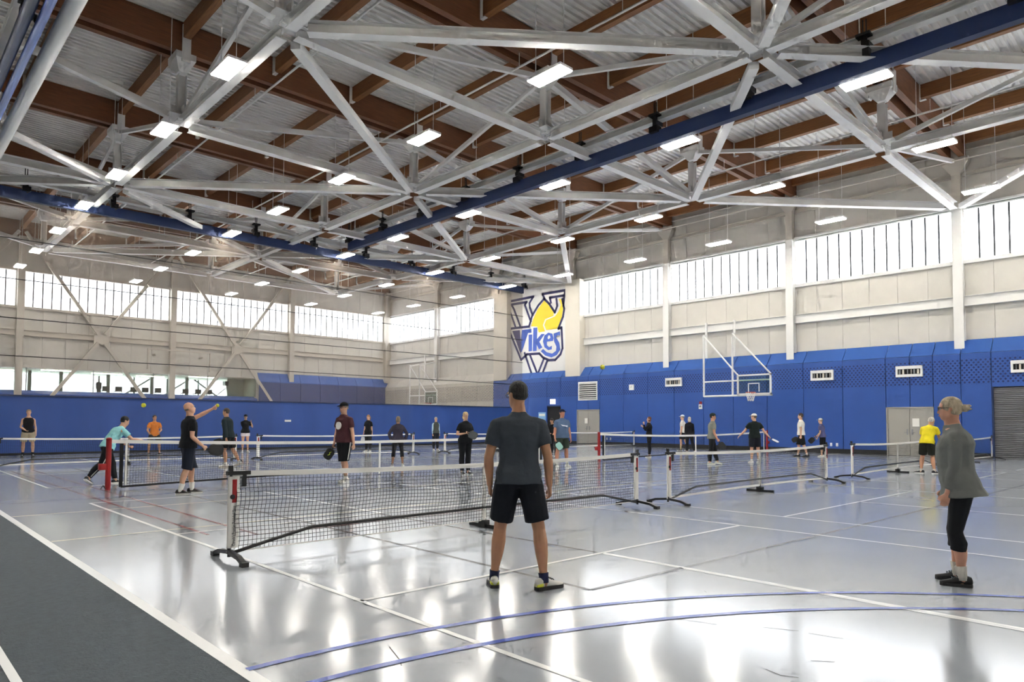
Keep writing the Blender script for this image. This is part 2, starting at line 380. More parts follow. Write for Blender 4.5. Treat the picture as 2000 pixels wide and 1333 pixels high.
# dado: blue panels with a sloping cap, cream beyond the curtain
joints = [-8.0, -6.1, -4.2, -2.3, -.4, 1.4, 3.3, 6.78, 7.88, 8.93, 9.85, 10.85, 12.76, 14.65, 16.55, 18.45, 20.25, 22.15, 24.0, 25.82, 27.68, 28.62, 29.58, 31.03, 32.3, 34.1, 35.95, 37.8]
openz = {3.3: 3.0, 8.93: 2.2, 9.85: 2.2, 27.68: 2.28, 28.62: 2.28, 31.03: 2.58}
def dado(a, c, z0, m, mcap):
    MB().bb((34.2, a+.012, z0), (34.28, c-.012, 4.46)).build('dado_panel', m, wr)
    MB().prism([(34.2, 4.47), (34.28, 4.47), (XW, 5.05), (XW, 5.1)], c-a-.024, lambda u, v, w: (u, a+.012+w, v)).build('cap_panel', mcap, wr)
for a, c in zip(joints[:-1], joints[1:]): dado(a, c, openz.get(a, .22), M_dado, M_capblue)
yy = 37.8
while yy < YB-.3: dado(yy, min(yy+1.86, YB), .22, M_dadoc, M_conc); yy += 1.86
MB().bb((34.29, YR, 0), (34.31, YB, 4.45)).build('dado_backing', M_blackrub, wr)
bb_ = tag(empty('baseboard_right'), kind='structure')
for a, c in ((YR, 3.3), (6.78, 8.93), (10.85, 27.68), (29.58, 31.03), (32.3, YB)): MB().bb((34.19, a, 0), (34.28, c, .22)).build('base_strip', M_blackrub, bb_)

# doors
def door(n, y0, y1, h, leaves=2):
    d = tag(empty('door_%d' % n), kind='structure')
    f = MB(); f.bb((34.17, y0, 0), (34.29, y0+.06, h)).bb((34.17, y1-.06, 0), (34.29, y1, h)).bb((34.17, y0, h-.06), (34.29, y1, h)); f.build('door_frame', M_door, d)
    st = (y1-y0-.12)/leaves
    for j in range(leaves):
        a = y0+.06+j*st
        l = MB().bb((34.21, a+.006, .01), (34.26, a+st-.006, h-.065)).build('door_leaf', M_door, d)
        yh = a+st-.1 if j == 0 else a+.1
        hd = MB(); hd.bb((34.19, yh-.03, .95), (34.21, yh+.03, 1.2)).tube([(34.17, yh, 1.05), (34.17, yh+(.12 if j else -.12), 1.05)], .012, 6); hd.build('handle', M_grey, l)
        for zz in (.25, 1.1, 1.95): MB().tube([(34.2, a+.012 if j == 0 else a+st-.012, zz), (34.2, a+.012 if j == 0 else a+st-.012, zz+.12)], .012, 6).build('hinge', M_grey, l)
    return d
d1 = door(1, 27.68, 29.58, 2.28); d2 = door(2, 8.93, 10.85, 2.2)
MB().bb((34.2, 28.68, 1.38), (34.205, 28.92, 1.72)).build('notice', M_paper, d1); MB().bb((34.2, 9.5, 1.32), (34.205, 9.78, 1.68)).build('notice', M_paper, d2)
d3 = tag(empty('door_3'), kind='structure')          # open doorway at the far end, its leaf swung inwards
MB().bb((34.2, 31.03, 2.5), (34.3, 32.3, 2.58)).build('door_head', M_blue, d3)
MB().bb((34.3, 31.6, 0), (35.2, 31.66, 2.5)).build('door_leaf', M_door, d3); MB().bb((34.31, 31.03, 0), (34.33, 31.6, 2.5)).build('side_light', M_cream, d3)
MB().bb((34.32, 31.05, 0), (36, 32.3, 2.52)).build('lobby_shade_block', mat('lobby_shade_block', '#1d2026', .8), d3)  # solid block, the doorway's shade put into its near-black colour
rs = tag(empty('door_4'), kind='structure')          # roll-up shutter
M_shut = mat('shutter_steel', '#85858a', .45, metal=.5)
sl = MB().prism([(34.27, 0), (34.235, .02), (34.235, .062), (34.27, .078)], 3.36, lambda u, v, w: (u, 3.36+w, v)).mesh('slat', M_shut)
for j in range(38): obj('slat', sl, rs, (0, 0, j*.078))
for y in (3.3, 6.72): MB().bb((34.18, y, 0), (34.3, y+.06, 3.0)).build('guide_rail', M_blue, rs)

# small things on the right wall
lv = tag(empty('wall_louver', (34.2, 28.65, 2.88)), 'white louvred vent grille above the grey double door', 'vent')
MB().bb((-.04, .72, 0), (0, .8, 1.21)).bb((-.04, -.8, 0), (0, -.72, 1.21)).bb((-.04, -.72, 0), (0, .72, .08)).bb((-.04, -.72, 1.13), (0, .72, 1.21)).build('frame', M_white, lv)
MB().bb((-.012, -.72, .08), (-.004, .72, 1.13)).build('backing', M_blackrub, lv)
s_ = MB().box((0, 0, 0), (.07, 1.44, .045), Matrix.Rotation(.5, 3, 'Y')).mesh('slat', M_white)
for j in range(8): obj('slat', s_, lv, (-.035, 0, .15+j*.132))
for j, (y, lab) in enumerate(((22.15, 'furthest along the wall, left of the basketball backboard'), (13.7, 'first one right of the basketball backboard'), (9.85, 'above the grey door beside the woman'), (5.55, 'above the roll-up shutter at the right edge'))):
    t = tag(empty('air_grille', (34.2, y, 3.55)), 'white box air grille on blue wall, '+lab, 'vent', 'white air grilles along the blue wall')
    q = MB(); q.bb((-.12, -.54, .36), (0, .54, .5)).bb((-.12, -.54, 0), (0, .54, .12)).bb((-.12, -.54, .12), (0, -.46, .36)).bb((-.12, .46, .12), (0, .54, .36)); q.build('housing', M_white, t)
    MB().bb((-.02, -.46, .12), (-.005, .46, .36)).build('recess', M_blackrub, t)
    rnd = random.Random(j)
    for e in range(6): MB().bb((-.1, -.4+e*.15, .13), (-.03, -.4+e*.15+rnd.uniform(.02, .08), .34)).build('vane', M_grey if e % 2 else M_cream, t)
t = tag(empty('wall_clock', (34.2, 25.15, 3.6)), 'small white boxed clock on the blue wall right of the louvre', 'clock')
MB().bb((-.07, -.17, -.17), (0, .17, .17)).build('case', M_white, t); q = MB().tube([(-.075, 0, 0), (-.07, 0, 0)], .13, 16).build('dial', M_paper, t); MB().bb((-.08, -.008, 0), (-.077, .008, .1)).bb((-.08, 0, -.008), (-.077, .07, .008)).build('hands', M_black, q)
t = tag(empty('alarm_box', (34.2, 20.43, 2.4)), 'small grey alarm box on the blue wall under the backboard frame', 'alarm')
MB().bb((-.06, -.1, -.18), (0, .1, .08)).build('case', M_white, t); MB().ell((-.07, 0, -.03), (.03, .06, .06)).build('lens', M_grey, t, smooth=True); MB().bb((-.03, -.08, .1), (0, .08, .24)).build('bracket', M_red, t)
t = tag(empty('exit_sign', (34.2, 31.72, 2.85)), 'white lit exit sign with red letters above the open doorway', 'sign')
MB().bb((-.08, -.22, -.17), (0, .22, .17)).build('case', mat('sign_face', '#f6e9e6', .5, emit=.6), t)
def text(body, size, m, parent, loc, rot, name='lettering', ext=.003, ax='CENTER', sx=1.):
    c = bpy.data.curves.new(name, 'FONT'); c.body = body; c.size = size; c.extrude = ext; c.align_x = ax; c.align_y = 'CENTER'; c.resolution_u = 3
    o = bpy.data.objects.new(name, c); BENCH.collection.objects.link(o); dg = bench()
    me = bpy.data.meshes.new_from_object(o.evaluated_get(dg)); bpy.data.objects.remove(o, do_unlink=True)
    me.materials.clear(); me.materials.append(m); o = obj(name, me, parent, loc, rot); o.scale = (sx, 1, 1); return o
FACE_R = (pi/2, 0, -pi/2)                             # lettering on the right wall, read from the hall
text('EXIT', .2, mat('exit_red', '#c8241e', .5), t, (-.083, 0, 0), FACE_R)
t = tag(empty('wall_poster', (34.2, 32.75, 1.75)), 'pale blue notice poster on the wall left of the open doorway', 'poster')
MB().bb((-.015, -.35, -.38), (0, .35, .38)).build('sheet', mat('poster_blue', '#8fc0e8', .6), t); MB().bb((-.018, -.28, .12), (-.015, .28, .28)).build('heading', M_paper, t)
for j, (y, lab) in enumerate(((26.95, 'far left pair beside the grey door'), (13.2, 'right pair below the second air grille'))):
    t = tag(empty('wall_socket', (34.2, y, .42)), 'white twin wall socket low on the blue wall, '+lab, 'socket')
    for s in (-.14, .14): q = MB().bb((-.012, s-.05, -.08), (0, s+.05, .08)).build('cover_plate', M_white, t); MB().bb((-.015, s-.02, -.05), (-.012, s+.02, -.02)).build('slot', M_grey, q)
# strip lamps washing the wall between the columns
sh = MB().bb((-.09, -.62, 0), (.09, .62, .07)).mesh('housing', M_white); sd = MB().bb((-.08, -.6, -.03), (.08, .6, 0)).mesh('diffuser', M_lamp2)

# ---- back wall
wb = tag(empty('wall_back'), kind='structure')
MB().bb((XL, YB+.06, 4.8), (XW, YB+.3, 14.2)).build('backing', M_conc, wb)
MB().bb((22.5, YB+.06, 0), (XW, YB+.3, 4.8)).build('backing', M_conc, wb); MB().bb((XL, YB+.06, 0), (22.5, YB+.3, 3.2)).build('backing', M_conc, wb)
bx = [(NX[i], NX[i+1]) for i in range(5)]
wallpanels(wb, 'x', bx, [(4.8, 8.5), (10.95, 14.0)], YB, -1, num=7)
for (a, c) in bx:
    window('x', a+.22, c-.22, YB, 8.66, 10.9, 17)
    bar('girt', (a+.2, YB-.12, 6.98), (c-.2, YB-.12, 6.98), 'H', .26, .36, M_steel2, wb)
    bar('window_sill', (a+.2, YB-.05, 8.58), (c-.2, YB-.05, 8.58), 'box', .22, .16, M_steel2, wb); bar('window_head', (a+.2, YB-.05, 10.98), (c-.2, YB-.05, 10.98), 'box', .22, .14, M_steel2, wb)
cb = MB().bb((-.19, -.17, 3.0), (.19, .17, 13.1)).mesh('column', M_steel2)
for x in NX[1:5]: obj('column', cb, wb, (x+.05, YB-.2, 0))
MB().bb((34.2, YB-.4, 4.9), (34.75, YB, 13.1)).build('corner_post', M_steel2, wb)
for xc in (2.6, 11.72, 20.9):
    for s in (-1, 1):
        bar('cross_brace', (xc+s*.2, YB-.32, 6.95+.3), (xc+s*4.4, YB-.32, 13.4), 'box', .22, .2, M_steel2, wb); bar('cross_brace', (xc+s*.2, YB-.32, 6.95-.3), (xc+s*4.4, YB-.32, .6), 'box', .22, .2, M_steel2, wb)
    MB().bb((xc-.45, YB-.34, 6.55), (xc+.45, YB-.3, 7.35)).build('gusset_plate', M_steel2, wb)
x = XL
while x < 22.4: MB().bb((x+.01, YB-.14, 0), (min(x+1.9, 22.6)-.01, YB-.06, 3.08)).build('dado_panel', M_dadob, wb); x += 1.9
MB().prism([(YB-.14, 3.08), (YB-.14, 3.14), (YB+.3, 3.36), (YB+.3, 3.3)], 22.6-XL, lambda u, v, w: (XL+w, u, v)).build('cap_panel', M_capblue, wb)
x = 22.6
while x < XW-.2:
    c = min(x+1.74, XW); MB().bb((x+.01, YB-.4, 0), (c-.01, YB-.32, 4.5)).build('dado_panel', M_dadod, wb)
    MB().prism([(YB-.4, 4.5), (YB-.4, 4.56), (YB, 5.26), (YB, 5.2)], c-x-.02, lambda u, v, w: (x+.01+w, u, v)).build('cap_panel', M_capblue, wb); x += 1.74
# viewing gallery behind the long interior window
gal = tag(empty('window_99'), kind='structure'); gal.name = 'window_20'
gy = YB+.1
MB().bb((XL, gy, 3.0), (22.6, gy+6, 3.1)).build('gallery_floor', M_grey, gal); MB().bb((XL, gy, 4.8), (22.6, gy+6, 4.95)).build('gallery_ceiling', M_cream, gal)
MB().bb((22.5, gy, 3.1), (22.6, gy+6, 4.8)).build('gallery_end_wall', M_cream, gal); MB().bb((XL-.1, gy, 3.1), (XL, gy+6, 4.8)).build('gallery_end_wall', M_cream, gal)
MB().bb((21.2, gy+2.2, 3.1), (22.5, gy+2.3, 4.8)).build('gallery_partition', M_conc, gal)
for j in range(9):
    x0 = XL+j*3.72; MB().bb((x0+.02, YB-.02, 3.34), (x0+3.7, YB-.01, 4.75)).build('pane', M_glass, gal)
    MB().bb((x0-.03, YB-.04, 3.3), (x0+.03, YB+.02, 4.8)).build('mullion', M_grey, gal)
for j in range(14): MB().bb((XL+j*2.4-.05, gy+5.9, 3.1), (XL+j*2.4+.05, gy+6, 4.8)).build('outer_mullion', mat('dark_frame', '#5c6660', .5), gal)
for x in (8.3, 10.1, 13.0, 15.9, 18.4): MB().bb((x-.1, gy+3, 3.1), (x+.1, gy+3.2, 4.8)).build('gallery_post', mat('dark_frame', '#5c6660', .5), gal)
for j in range(10): MB().bb((XL+1+j*3.1, gy+1.2+(j % 3)*.9, 4.74), (XL+2.9+j*3.1, gy+1.35+(j % 3)*.9, 4.79)).build('strip_lamp', M_lamp2, gal)
bar('gallery_brace', (17.0, gy+5.6, 3.1), (19.4, gy+5.6, 4.8), 'box', .12, .12, M_grey, gal); bar('gallery_brace', (22.2, gy+5.6, 3.1), (19.8, gy+5.6, 4.8), 'box', .12, .12, M_grey, gal); bar('gallery_brace', (14.2, gy+5.6, 3.1), (16.6, gy+5.6, 4.8), 'box', .12, .12, M_grey, gal)
# ---- walls behind the camera
wl = tag(empty('wall_left'), kind='structure'); MB().bb((XL-.3, YR-.3, 0), (XL, YB+.3, 14.2)).build('backing', M_conc, wl)
wf = tag(empty('wall_front'), kind='structure'); MB().bb((XL-.3, YR-.3, 0), (XW+.3, YR, 14.2)).build('backing', M_conc, wf)

# ---- high bay lamps
M_lamps = mat('lamp_edge_uplight', '#fffaf0', .4, emit=130.)  # diffuser edges given a strong extra glow to brighten deck and trusses
hb = MB(); hb.bb((-.24, -.6, 0), (.24, .6, .07)).bb((-.16, -.18, .07), (.16, .18, .15)); hb = hb.mesh('housing', M_white)
hd = MB(); hd.bb((-.22, -.58, -.03), (-.012, .58, 0)).bb((.012, -.58, -.03), (.22, .58, 0)); hd = hd.mesh('diffuser', [M_lamps, M_lamp])
for f in hd.polygons: f.material_index = int(f.normal.z < -.5)
hr = MB().bb((-.008, -.508, .1), (.008, -.492, 3.45)).bb((-.008, .492, .1), (.008, .508, 3.45)).mesh('suspension_rods', M_steel)
ORD = ['first', 'second', 'third', 'fourth', 'fifth', 'sixth', 'seventh', 'eighth']
for i, x in enumerate((31.1, 25.05, 18.95, 12.78, 6.6, .45)):
    for y in (33.0, 28.0, 22.62, 17.5, 12.0, 6.35, .9, -4.6, 38.3, 43.7, 48.75):
        far = y > 34; n = (38.3, 43.7, 48.75).index(y) if far else (33.0, 28.0, 22.62, 17.5, 12.0, 6.35, .9, -4.6).index(y)
        t = tag(empty('ceiling_light', (x, y, 10.5)), 'LED high bay lamp, %s %s the curtain in %s row from windows' % (ORD[n], 'behind' if far else 'before', ORD[i]), 'lamp', 'high bay lamps beyond the curtain' if far else 'high bay lamps over the near courts')
        obj('housing', hb, t); obj('diffuser', hd, t); obj('suspension_rods', hr, t)
# ================================================================== CURTAINS AND TRACKS
clampm = MB(); clampm.bb((-.13, -.09, .24), (.13, .09, .3)).bb((-.05, -.03, -.1), (.05, .03, .26)).bb((-.11, -.1, -.22), (.11, .1, -.06)).bb((-.13, -.14, -.05), (-.03, .14, .06)).tube([(0, -.13, -.3), (.09, -.13, -.22), (0, -.13, -.14)], .025, 6).tube([(.02, 0, .3), (.02, 0, .62)], .012, 6).tube([(-.04, 0, .3), (-.04, 0, .62)], .012, 6)
clampm.v = [(x*1.35, y*1.35, z*1.2) for x, y, z in clampm.v]
clampm = clampm.mesh('hanger_clamp', M_black)
YC = 34.0
dc = tag(empty('divider_curtain', (0, YC, 0)), 'see-through netting divider curtain with solid blue lower half across the hall', 'curtain')
def wavy(x0, x1, z0, z1, amp, n):
    b = MB(); r = []
    for i in range(n+1):
        x = x0+(x1-x0)*i/n; y = amp*(sin(x*2.3)+.6*sin(x*5.1+1))*.5
        r.append([(x, y, z0), (x, y*.4, z1)])
    return b.ring(r, cap=False, closed=False)
wavy(-10.8, 33.5, 2.44, 10.5, .03, 60).build('netting', M_netting, dc)
wavy(-10.8, 33.5, .04, 2.44, .07, 240).build('vinyl_skirt', M_vinyl, dc, smooth=True)
for z in (8.85, 7.2, 5.6, 4.06): bar('lift_cord', (-10.8, -.03, z), (33.5, -.03, z), 'round', .035, .035, M_black, dc)
bar('hem_band', (-10.8, -.04, 2.45), (33.5, -.04, 2.45), 'box', .03, .06, M_blue, dc); bar('floor_hem', (-10.8, -.06, .06), (33.5, -.06, .06), 'box', .03, .1, M_black, dc)
bar('batten', (-10.8, 0, 10.7), (33.5, 0, 10.7), 'box', .22, .44, M_blue, dc)
bar('track_beam', (-10.8, 0, 11.36), (34.3, 0, 11.36), 'H', .26, .24, M_white, dc)
for j in range(14): obj('hanger_clamp', clampm, dc, (33.6-3.21*j, -.12, 11.12), (0, 0, 0))
# white sticker on the skirt
MB().bb((16.05, -.12, 1.42), (16.4, -.11, 1.52)).build('label_patch', M_paper, dc)
def batten(x, y0, y1, lab, wid=.24):
    t = tag(empty('rolled_curtain', (x, 0, 0)), lab, 'curtain')
    b = MB().bb((-wid/2, y0, 10.48), (wid/2, y1, 10.92)); b.build('batten', M_blue, t)
    bar('track_beam', (0, y0-1, 11.36), (0, y1+.6, 11.36), 'H', .26, .24, M_white, t)
    y = y1-.1
    while y > y0: obj('hanger_clamp', clampm, t, (-.12, y, 11.12), (0, 0, pi/2)); y -= 3.2
    bar('pull_cord', (.05, y0, 11.62), (.05, y1, 11.62), 'round', .015, .015, M_black, t)
    return t
batten(18.55, -6, 31.9, 'long navy batten of a raised curtain running diagonally below the trusses')
t = tag(empty('raised_curtain_pipe', (2.62, 0, 0)), 'navy twin-tube batten with black clamp at the top left corner', 'curtain')
bar('batten', (-.14, -6, 10.7), (-.14, 31.9, 10.7), 'round', .26, .26, M_blue, t); bar('batten', (.14, -6, 10.62), (.14, 31.9, 10.62), 'round', .2, .2, mat('blue_tube', '#3d66b4', .4), t)
bar('track_beam', (-.2, -6, 11.3), (-.2, 32.5, 11.3), 'H', .2, .24, M_steel, t)
for y in (3.5, 11.2, 18.9, 26.5): obj('hanger_clamp', clampm, t, (-.1, y, 11.05), (0, 0, pi/2))
t = tag(empty('roof_drain_pipe', (3.2, 0, 0)), 'thick white round pipe running under the roof at top left', 'pipe')
bar('pipe_run', (0, -6, 10.75), (0, 36, 10.75), 'round', .36, .36, M_white, t)
MB().tube([(-1.0, 26.9, 12.1), (-.55, 26.9, 12.1), (-.3, 26.95, 11.9), (-.25, 27.0, 11.4), (0, 27.1, 10.85)], .16, 10).build('elbow', M_white, t, smooth=True)
# sprinkler pipes under the deck
for j, x in enumerate((9.6, 14.6, 21.0, 27.2)):
    t = tag(empty('sprinkler_line', (x, 0, 0)), ['thin white sprinkler pipe over the left end of the near net', 'thin white sprinkler pipe above the middle of the near court', 'thin white sprinkler pipe right of the long navy batten', 'thin white sprinkler pipe nearest the window wall'][j], 'pipe')
    bar('pipe_run', (0, YR+.4, 12.55), (0, YB-.6, 12.55), 'round', .07, .07, M_white, t)
    dr = MB().tube([(0, 0, 12.55), (0, 0, 13.0)], .012, 5).mesh('drop_rod', M_white)
    for y in range(-5, 52, 4): obj('drop_rod', dr, t, (0, y, 0))
LOGO_ART = {
 'strokes': [[(37.02, 10.37), (34.03, 10.42)], [(34.05, 10.42), (34.44, 10.01), (34.4, 9.67), (34.1, 9.06)], [(36.36, 10.12), (34.69, 10.11)], [(34.74, 10.09), (34.91, 9.93), (34.3, 8.65)], [(36.31, 10.1), (36.05, 9.75), (35.33, 8.32)], [(36.96, 10.21), (36.6, 9.91), (35.86, 8.38)], [(33.16, 10.47), (31.0, 10.46)], [(33.14, 10.47), (32.92, 10.08)], [(31.02, 10.44), (31.18, 9.4)], [(32.47, 10.13), (31.06, 10.12)], [(32.44, 10.13), (32.33, 9.75)], [(34.45, 8.39), (34.15, 9.09), (33.55, 9.73), (32.99, 10.13), (32.51, 9.72), (31.96, 9.04), (31.75, 9.46), (31.82, 9.98)], [(31.28, 9.89), (31.1, 9.18), (31.21, 8.66), (31.64, 7.88)], [(36.63, 8.35), (34.45, 8.31)], [(36.63, 8.35), (35.28, 5.96), (34.69, 6.32), (33.45, 6.29), (33.09, 5.99), (32.5, 5.76), (31.92, 5.75), (31.44, 6.1), (31.25, 6.5), (31.34, 7.93), (31.64, 7.88)], [(34.93, 6.45), (34.22, 4.91)], [(34.37, 6.24), (33.65, 4.89)], [(33.0, 5.91), (33.55, 4.93)], [(32.67, 5.76), (33.1, 4.93)]],
 'yellow': [[(32.99, 10.01), (33.63, 9.44), (34.07, 8.81), (34.27, 8.3), (33.66, 8.22), (33.51, 7.79), (32.89, 7.82), (33.11, 8.27), (32.89, 8.68), (32.11, 8.81), (32.07, 9.05), (32.58, 9.65)], [(31.61, 9.98), (31.41, 9.5), (31.62, 9.07), (31.95, 8.77), (32.79, 8.59), (32.96, 8.26), (32.78, 7.9), (31.78, 7.88), (31.35, 8.46), (31.21, 9.19), (31.32, 9.84)]],
 'blue': [[(35.19, 8.13), (34.24, 8.12), (34.23, 7.84), (34.58, 7.85), (35.21, 6.52), (35.31, 6.53), (35.31, 7.43)], [(34.51, 7.72), (34.16, 7.71), (34.18, 6.52), (34.51, 6.51)], [(34.04, 8.17), (33.65, 8.16), (33.72, 6.5), (34.08, 6.5)], [(33.76, 7.28), (33.23, 7.66), (32.92, 7.63), (33.45, 7.13), (33.15, 6.7), (33.47, 6.59), (33.76, 7.02)], [(33.09, 7.13), (32.95, 7.52), (32.58, 7.69), (32.21, 7.59), (32.08, 7.26), (32.14, 7.08), (32.72, 7.07), (32.71, 6.83), (32.5, 6.66), (32.25, 6.74), (32.25, 6.5), (32.58, 6.47), (32.94, 6.69)], [(32.07, 7.58), (31.49, 7.68), (31.48, 7.39), (31.71, 7.44), (31.84, 7.29), (31.55, 6.9), (31.46, 6.41), (31.78, 6.07), (32.28, 5.94), (32.87, 6.11), (33.3, 6.44), (33.08, 6.59), (32.72, 6.32), (32.21, 6.2), (31.85, 6.36), (31.81, 6.65), (32.03, 7.04)]],
 'violet': [[(36.21, 8.15), (35.43, 8.14), (35.31, 7.15), (35.31, 6.36)]],
 'gap': [[(32.64, 7.33), (32.58, 7.49), (32.42, 7.48), (32.37, 7.31), (32.58, 7.22)]],
}
# ================================================================== WALL EMBLEM
em = tag(empty('wall_emblem', (XW-.12, 0, 0)), 'painted blue and yellow team emblem reading Vikes on the white wall', 'emblem')
M_navy = mat('emblem_navy', '#3b3a6e', .6); M_yel = mat('emblem_yellow', '#f5dc3c', .6); M_eblue = mat('emblem_blue', '#4f6fd0', .6)
def wallpoly(pl, d0, d1): return MB().prism(pl, d1-d0, lambda u, v, w: (-d1+w, u, v))
for st in LOGO_ART['strokes']:
    b = MB()
    for p, q in zip(st[:-1], st[1:]):
        d = Vector((q[0]-p[0], q[1]-p[1])); L = d.length; d.normalize(); nn = Vector((-d.y, d.x))*.085; e = d*.05
        P, Q = Vector(p)-e, Vector(q)+e
        b.prism([tuple(P+nn), tuple(P-nn), tuple(Q-nn), tuple(Q+nn)], .006, lambda u, v, w: (-.008+w, u, v))
    b.build('emblem_outline', M_navy, em)
for pl in LOGO_ART['yellow']: wallpoly(pl, 0, .005).build('yellow_flame', M_yel, em)
for nm, pl in zip(('letter_v', 'letter_i', 'letter_k', 'letter_k', 'letter_e', 'letter_s'), LOGO_ART['blue']): wallpoly(pl, 0, .012).build(nm, M_eblue, em)
for pl in LOGO_ART['violet']: wallpoly(pl, 0, .011).build('letter_v', M_navy, em)
for pl in LOGO_ART['gap']: wallpoly(pl, 0, .015).build('letter_gap', M_white, em)

# ================================================================== NETS
def frame2(p0, p1):
    p0, p1 = Vector((*p0, 0)), Vector((*p1, 0)); return empty('pickleball_net', p0, math.atan2(p1.y-p0.y, p1.x-p0.x)), (p1-p0).length
def sag(t, a, c): return c+(a-c)*(2*t-1)**2
def netmesh(L, zb, zt, sp, th, wob, seed, drop=.0):
    """woven cord grid: zb(t), zt(t) bottom and top heights"""
    rnd = random.Random(seed); b = MB(); n = int(L/sp); m = 17; ph = [rnd.uniform(0, 6.28) for _ in range(4)]
    def P(i, j):
        t = i/n; f = j/m; z = zb(t)+(zt(t)-zb(t))*f; e = sin(pi*f)
        return Vector((L*t+wob*e*.5*sin(9*f+ph[0]+t*5), wob*e*(sin(t*11+ph[1])+.5*sin(t*29+ph[2])), z+wob*.35*e*sin(t*23+ph[3])))
    h = th/2
    G = [[P(i, j) for j in range(m+1)] for i in range(n+1)]
    for i in range(n+1):
        b.ring([[G[i][j]+Vector((-h, 0, 0)), G[i][j]+Vector((0, -h, 0)), G[i][j]+Vector((h, 0, 0))] for j in range(m+1)], cap=False)
    for j in range(1, m):
        b.ring([[G[i][j]+Vector((0, 0, -h)), G[i][j]+Vector((0, -h, 0)), G[i][j]+Vector((0, 0, h))] for i in range(n+1)], cap=False)
    return b.mesh('netting', M_net)
def tapem(L, za, zc, hh, d, y=0., n=16):
    b = MB(); r = []
    for i in range(n+1):
        t = i/n; z = sag(t, za, zc); x = L*t; r.append([(x, y-d, z-hh), (x, y+d, z-hh), (x, y+d, z), (x, y-d, z)])
    return b.ring(r)
def portable(p0, p1, label, near=False, seed=1, bottom=True, logo=True):
    t, L = frame2(p0, p1); tag(t, label, 'net', 'portable nets')
    for s, x in ((1, .03), (-1, L-.03)):
        MB().tube([(x, 0, .04), (x, 0, .93)], .019, 8).build('end_post', M_black, t)
        sl = MB(); sl.ring([[(x+s*.035+cos(a)*.062, sin(a)*.024, z) for a in [2*pi*k/12 for k in range(12)]] for z in (.13, .87)]); sl = sl.build('post_sleeve', M_tape, t)
        MB().bb((x-.04 if s > 0 else x-.2, -.03, .885), (x+.2 if s > 0 else x+.04, .03, .925)).bb((x+s*.14-.02, -.02, .76), (x+s*.14+.02, .02, .89)).bb((x-.02, -.02, .92), (x+.02, .02, .985)).build('tension_strap', M_black, t)
        ft = MB(); ft.ring([[(x-.025, y, z), (x+.025, y, z), (x+.025, y, z+.04), (x-.025, y, z+.04)] for y, z in ((-.42, 0), (-.26, .05), (0, .075), (.26, .05), (.42, 0))]); ft.bb((x-.035, -.44, 0), (x+.035, -.36, .045)).bb((x-.035, .36, 0), (x+.035, .44, .045)); ft.build('base_foot', M_black, t)
        if logo:
            q = MB().bb((x+s*.035-.022, -.028, .6), (x+s*.035+.022, -.02, .84)).build('logo_bar', M_red, sl)
            MB().tube([(x+s*.035-.02, -.031, .66), (x+s*.035-.02, -.024, .66)], .026, 12).build('logo_disc', M_black, sl)
        if near and s > 0: text("Canada's Premier Pickleball Shop", .05, M_black, sl, (x+.035, -.0265, .36), (pi/2, -pi/2, 0), ext=.001, sx=.62)
    MB().tube([(.03, 0, .07), (.45, 0, .16), (.95, 0, .26), (L/2, 0, .27), (L-.95, 0, .26), (L-.45, 0, .16), (L-.03, 0, .07)], .019, 8).build('base_bar', M_black, t)
    MB().tube([(L/2, 0, .03), (L/2, 0, .84)], .016, 8).build('centre_post', M_tape if near else M_black, t)
    MB().bb((L/2-.02, -.3, 0), (L/2+.02, .3, .045)).bb((L/2-.05, -.06, 0), (L/2+.05, .06, .1)).build('centre_foot', M_black, t)
    tapem(L, .93, .88, .055, .012).build('top_tape', M_tape, t)
    if bottom: tapem(L, .13, .16, .04, .006).build('bottom_tape', M_tape, t); MB().bb((L/2-.03, -.012, .14), (L/2+.03, .012, .84)).build('centre_strap', M_tape, t)
    else: MB().bb((L/2-.025, -.012, .12), (L/2+.025, .012, .84)).build('centre_strap', M_tape, t); tapem(L, .1, .1, .012, .004).build('bottom_tape', M_tape, t)
    obj('netting', netmesh(L-.16, lambda u: sag(u, .1, .1), lambda u: sag(u, .88, .835), .046 if near else .05, .0052 if near else .0045, .028 if near else .015, seed), t, (.08, 0, 0))
    return t
portable((2.8, 7.2), (9.8, 7.08), 'nearest portable net with printed white post sleeve, in front of the man in charcoal shirt', True, 1, False)
portable((10.45, 6.93), (17.25, 6.83), 'portable net right of the nearest net, its white left post leaning', False, 2)
portable((18.8, 6.83), (25.9, 6.78), 'portable net in front of the man in yellow', False, 3)
portable((27.0, 6.75), (33.6, 6.7), 'portable net in front of the roll-up shutter, partly behind the grey-haired woman', False, 4)
portable((2.9, 25.1), (10.05, 25.05), 'far portable net at the left in front of the blue curtain', False, 5)
portable((10.8, 25.1), (17.95, 25.05), 'far portable net behind the man in maroon shirt', False, 6)
portable((19.6, 25.05), (26.3, 25.0), 'far portable net behind the blonde woman in black', False, 7)
portable((27.2, 24.9), (33.7, 24.6), 'far portable net in front of the closed grey door near the louvre', False, 8)
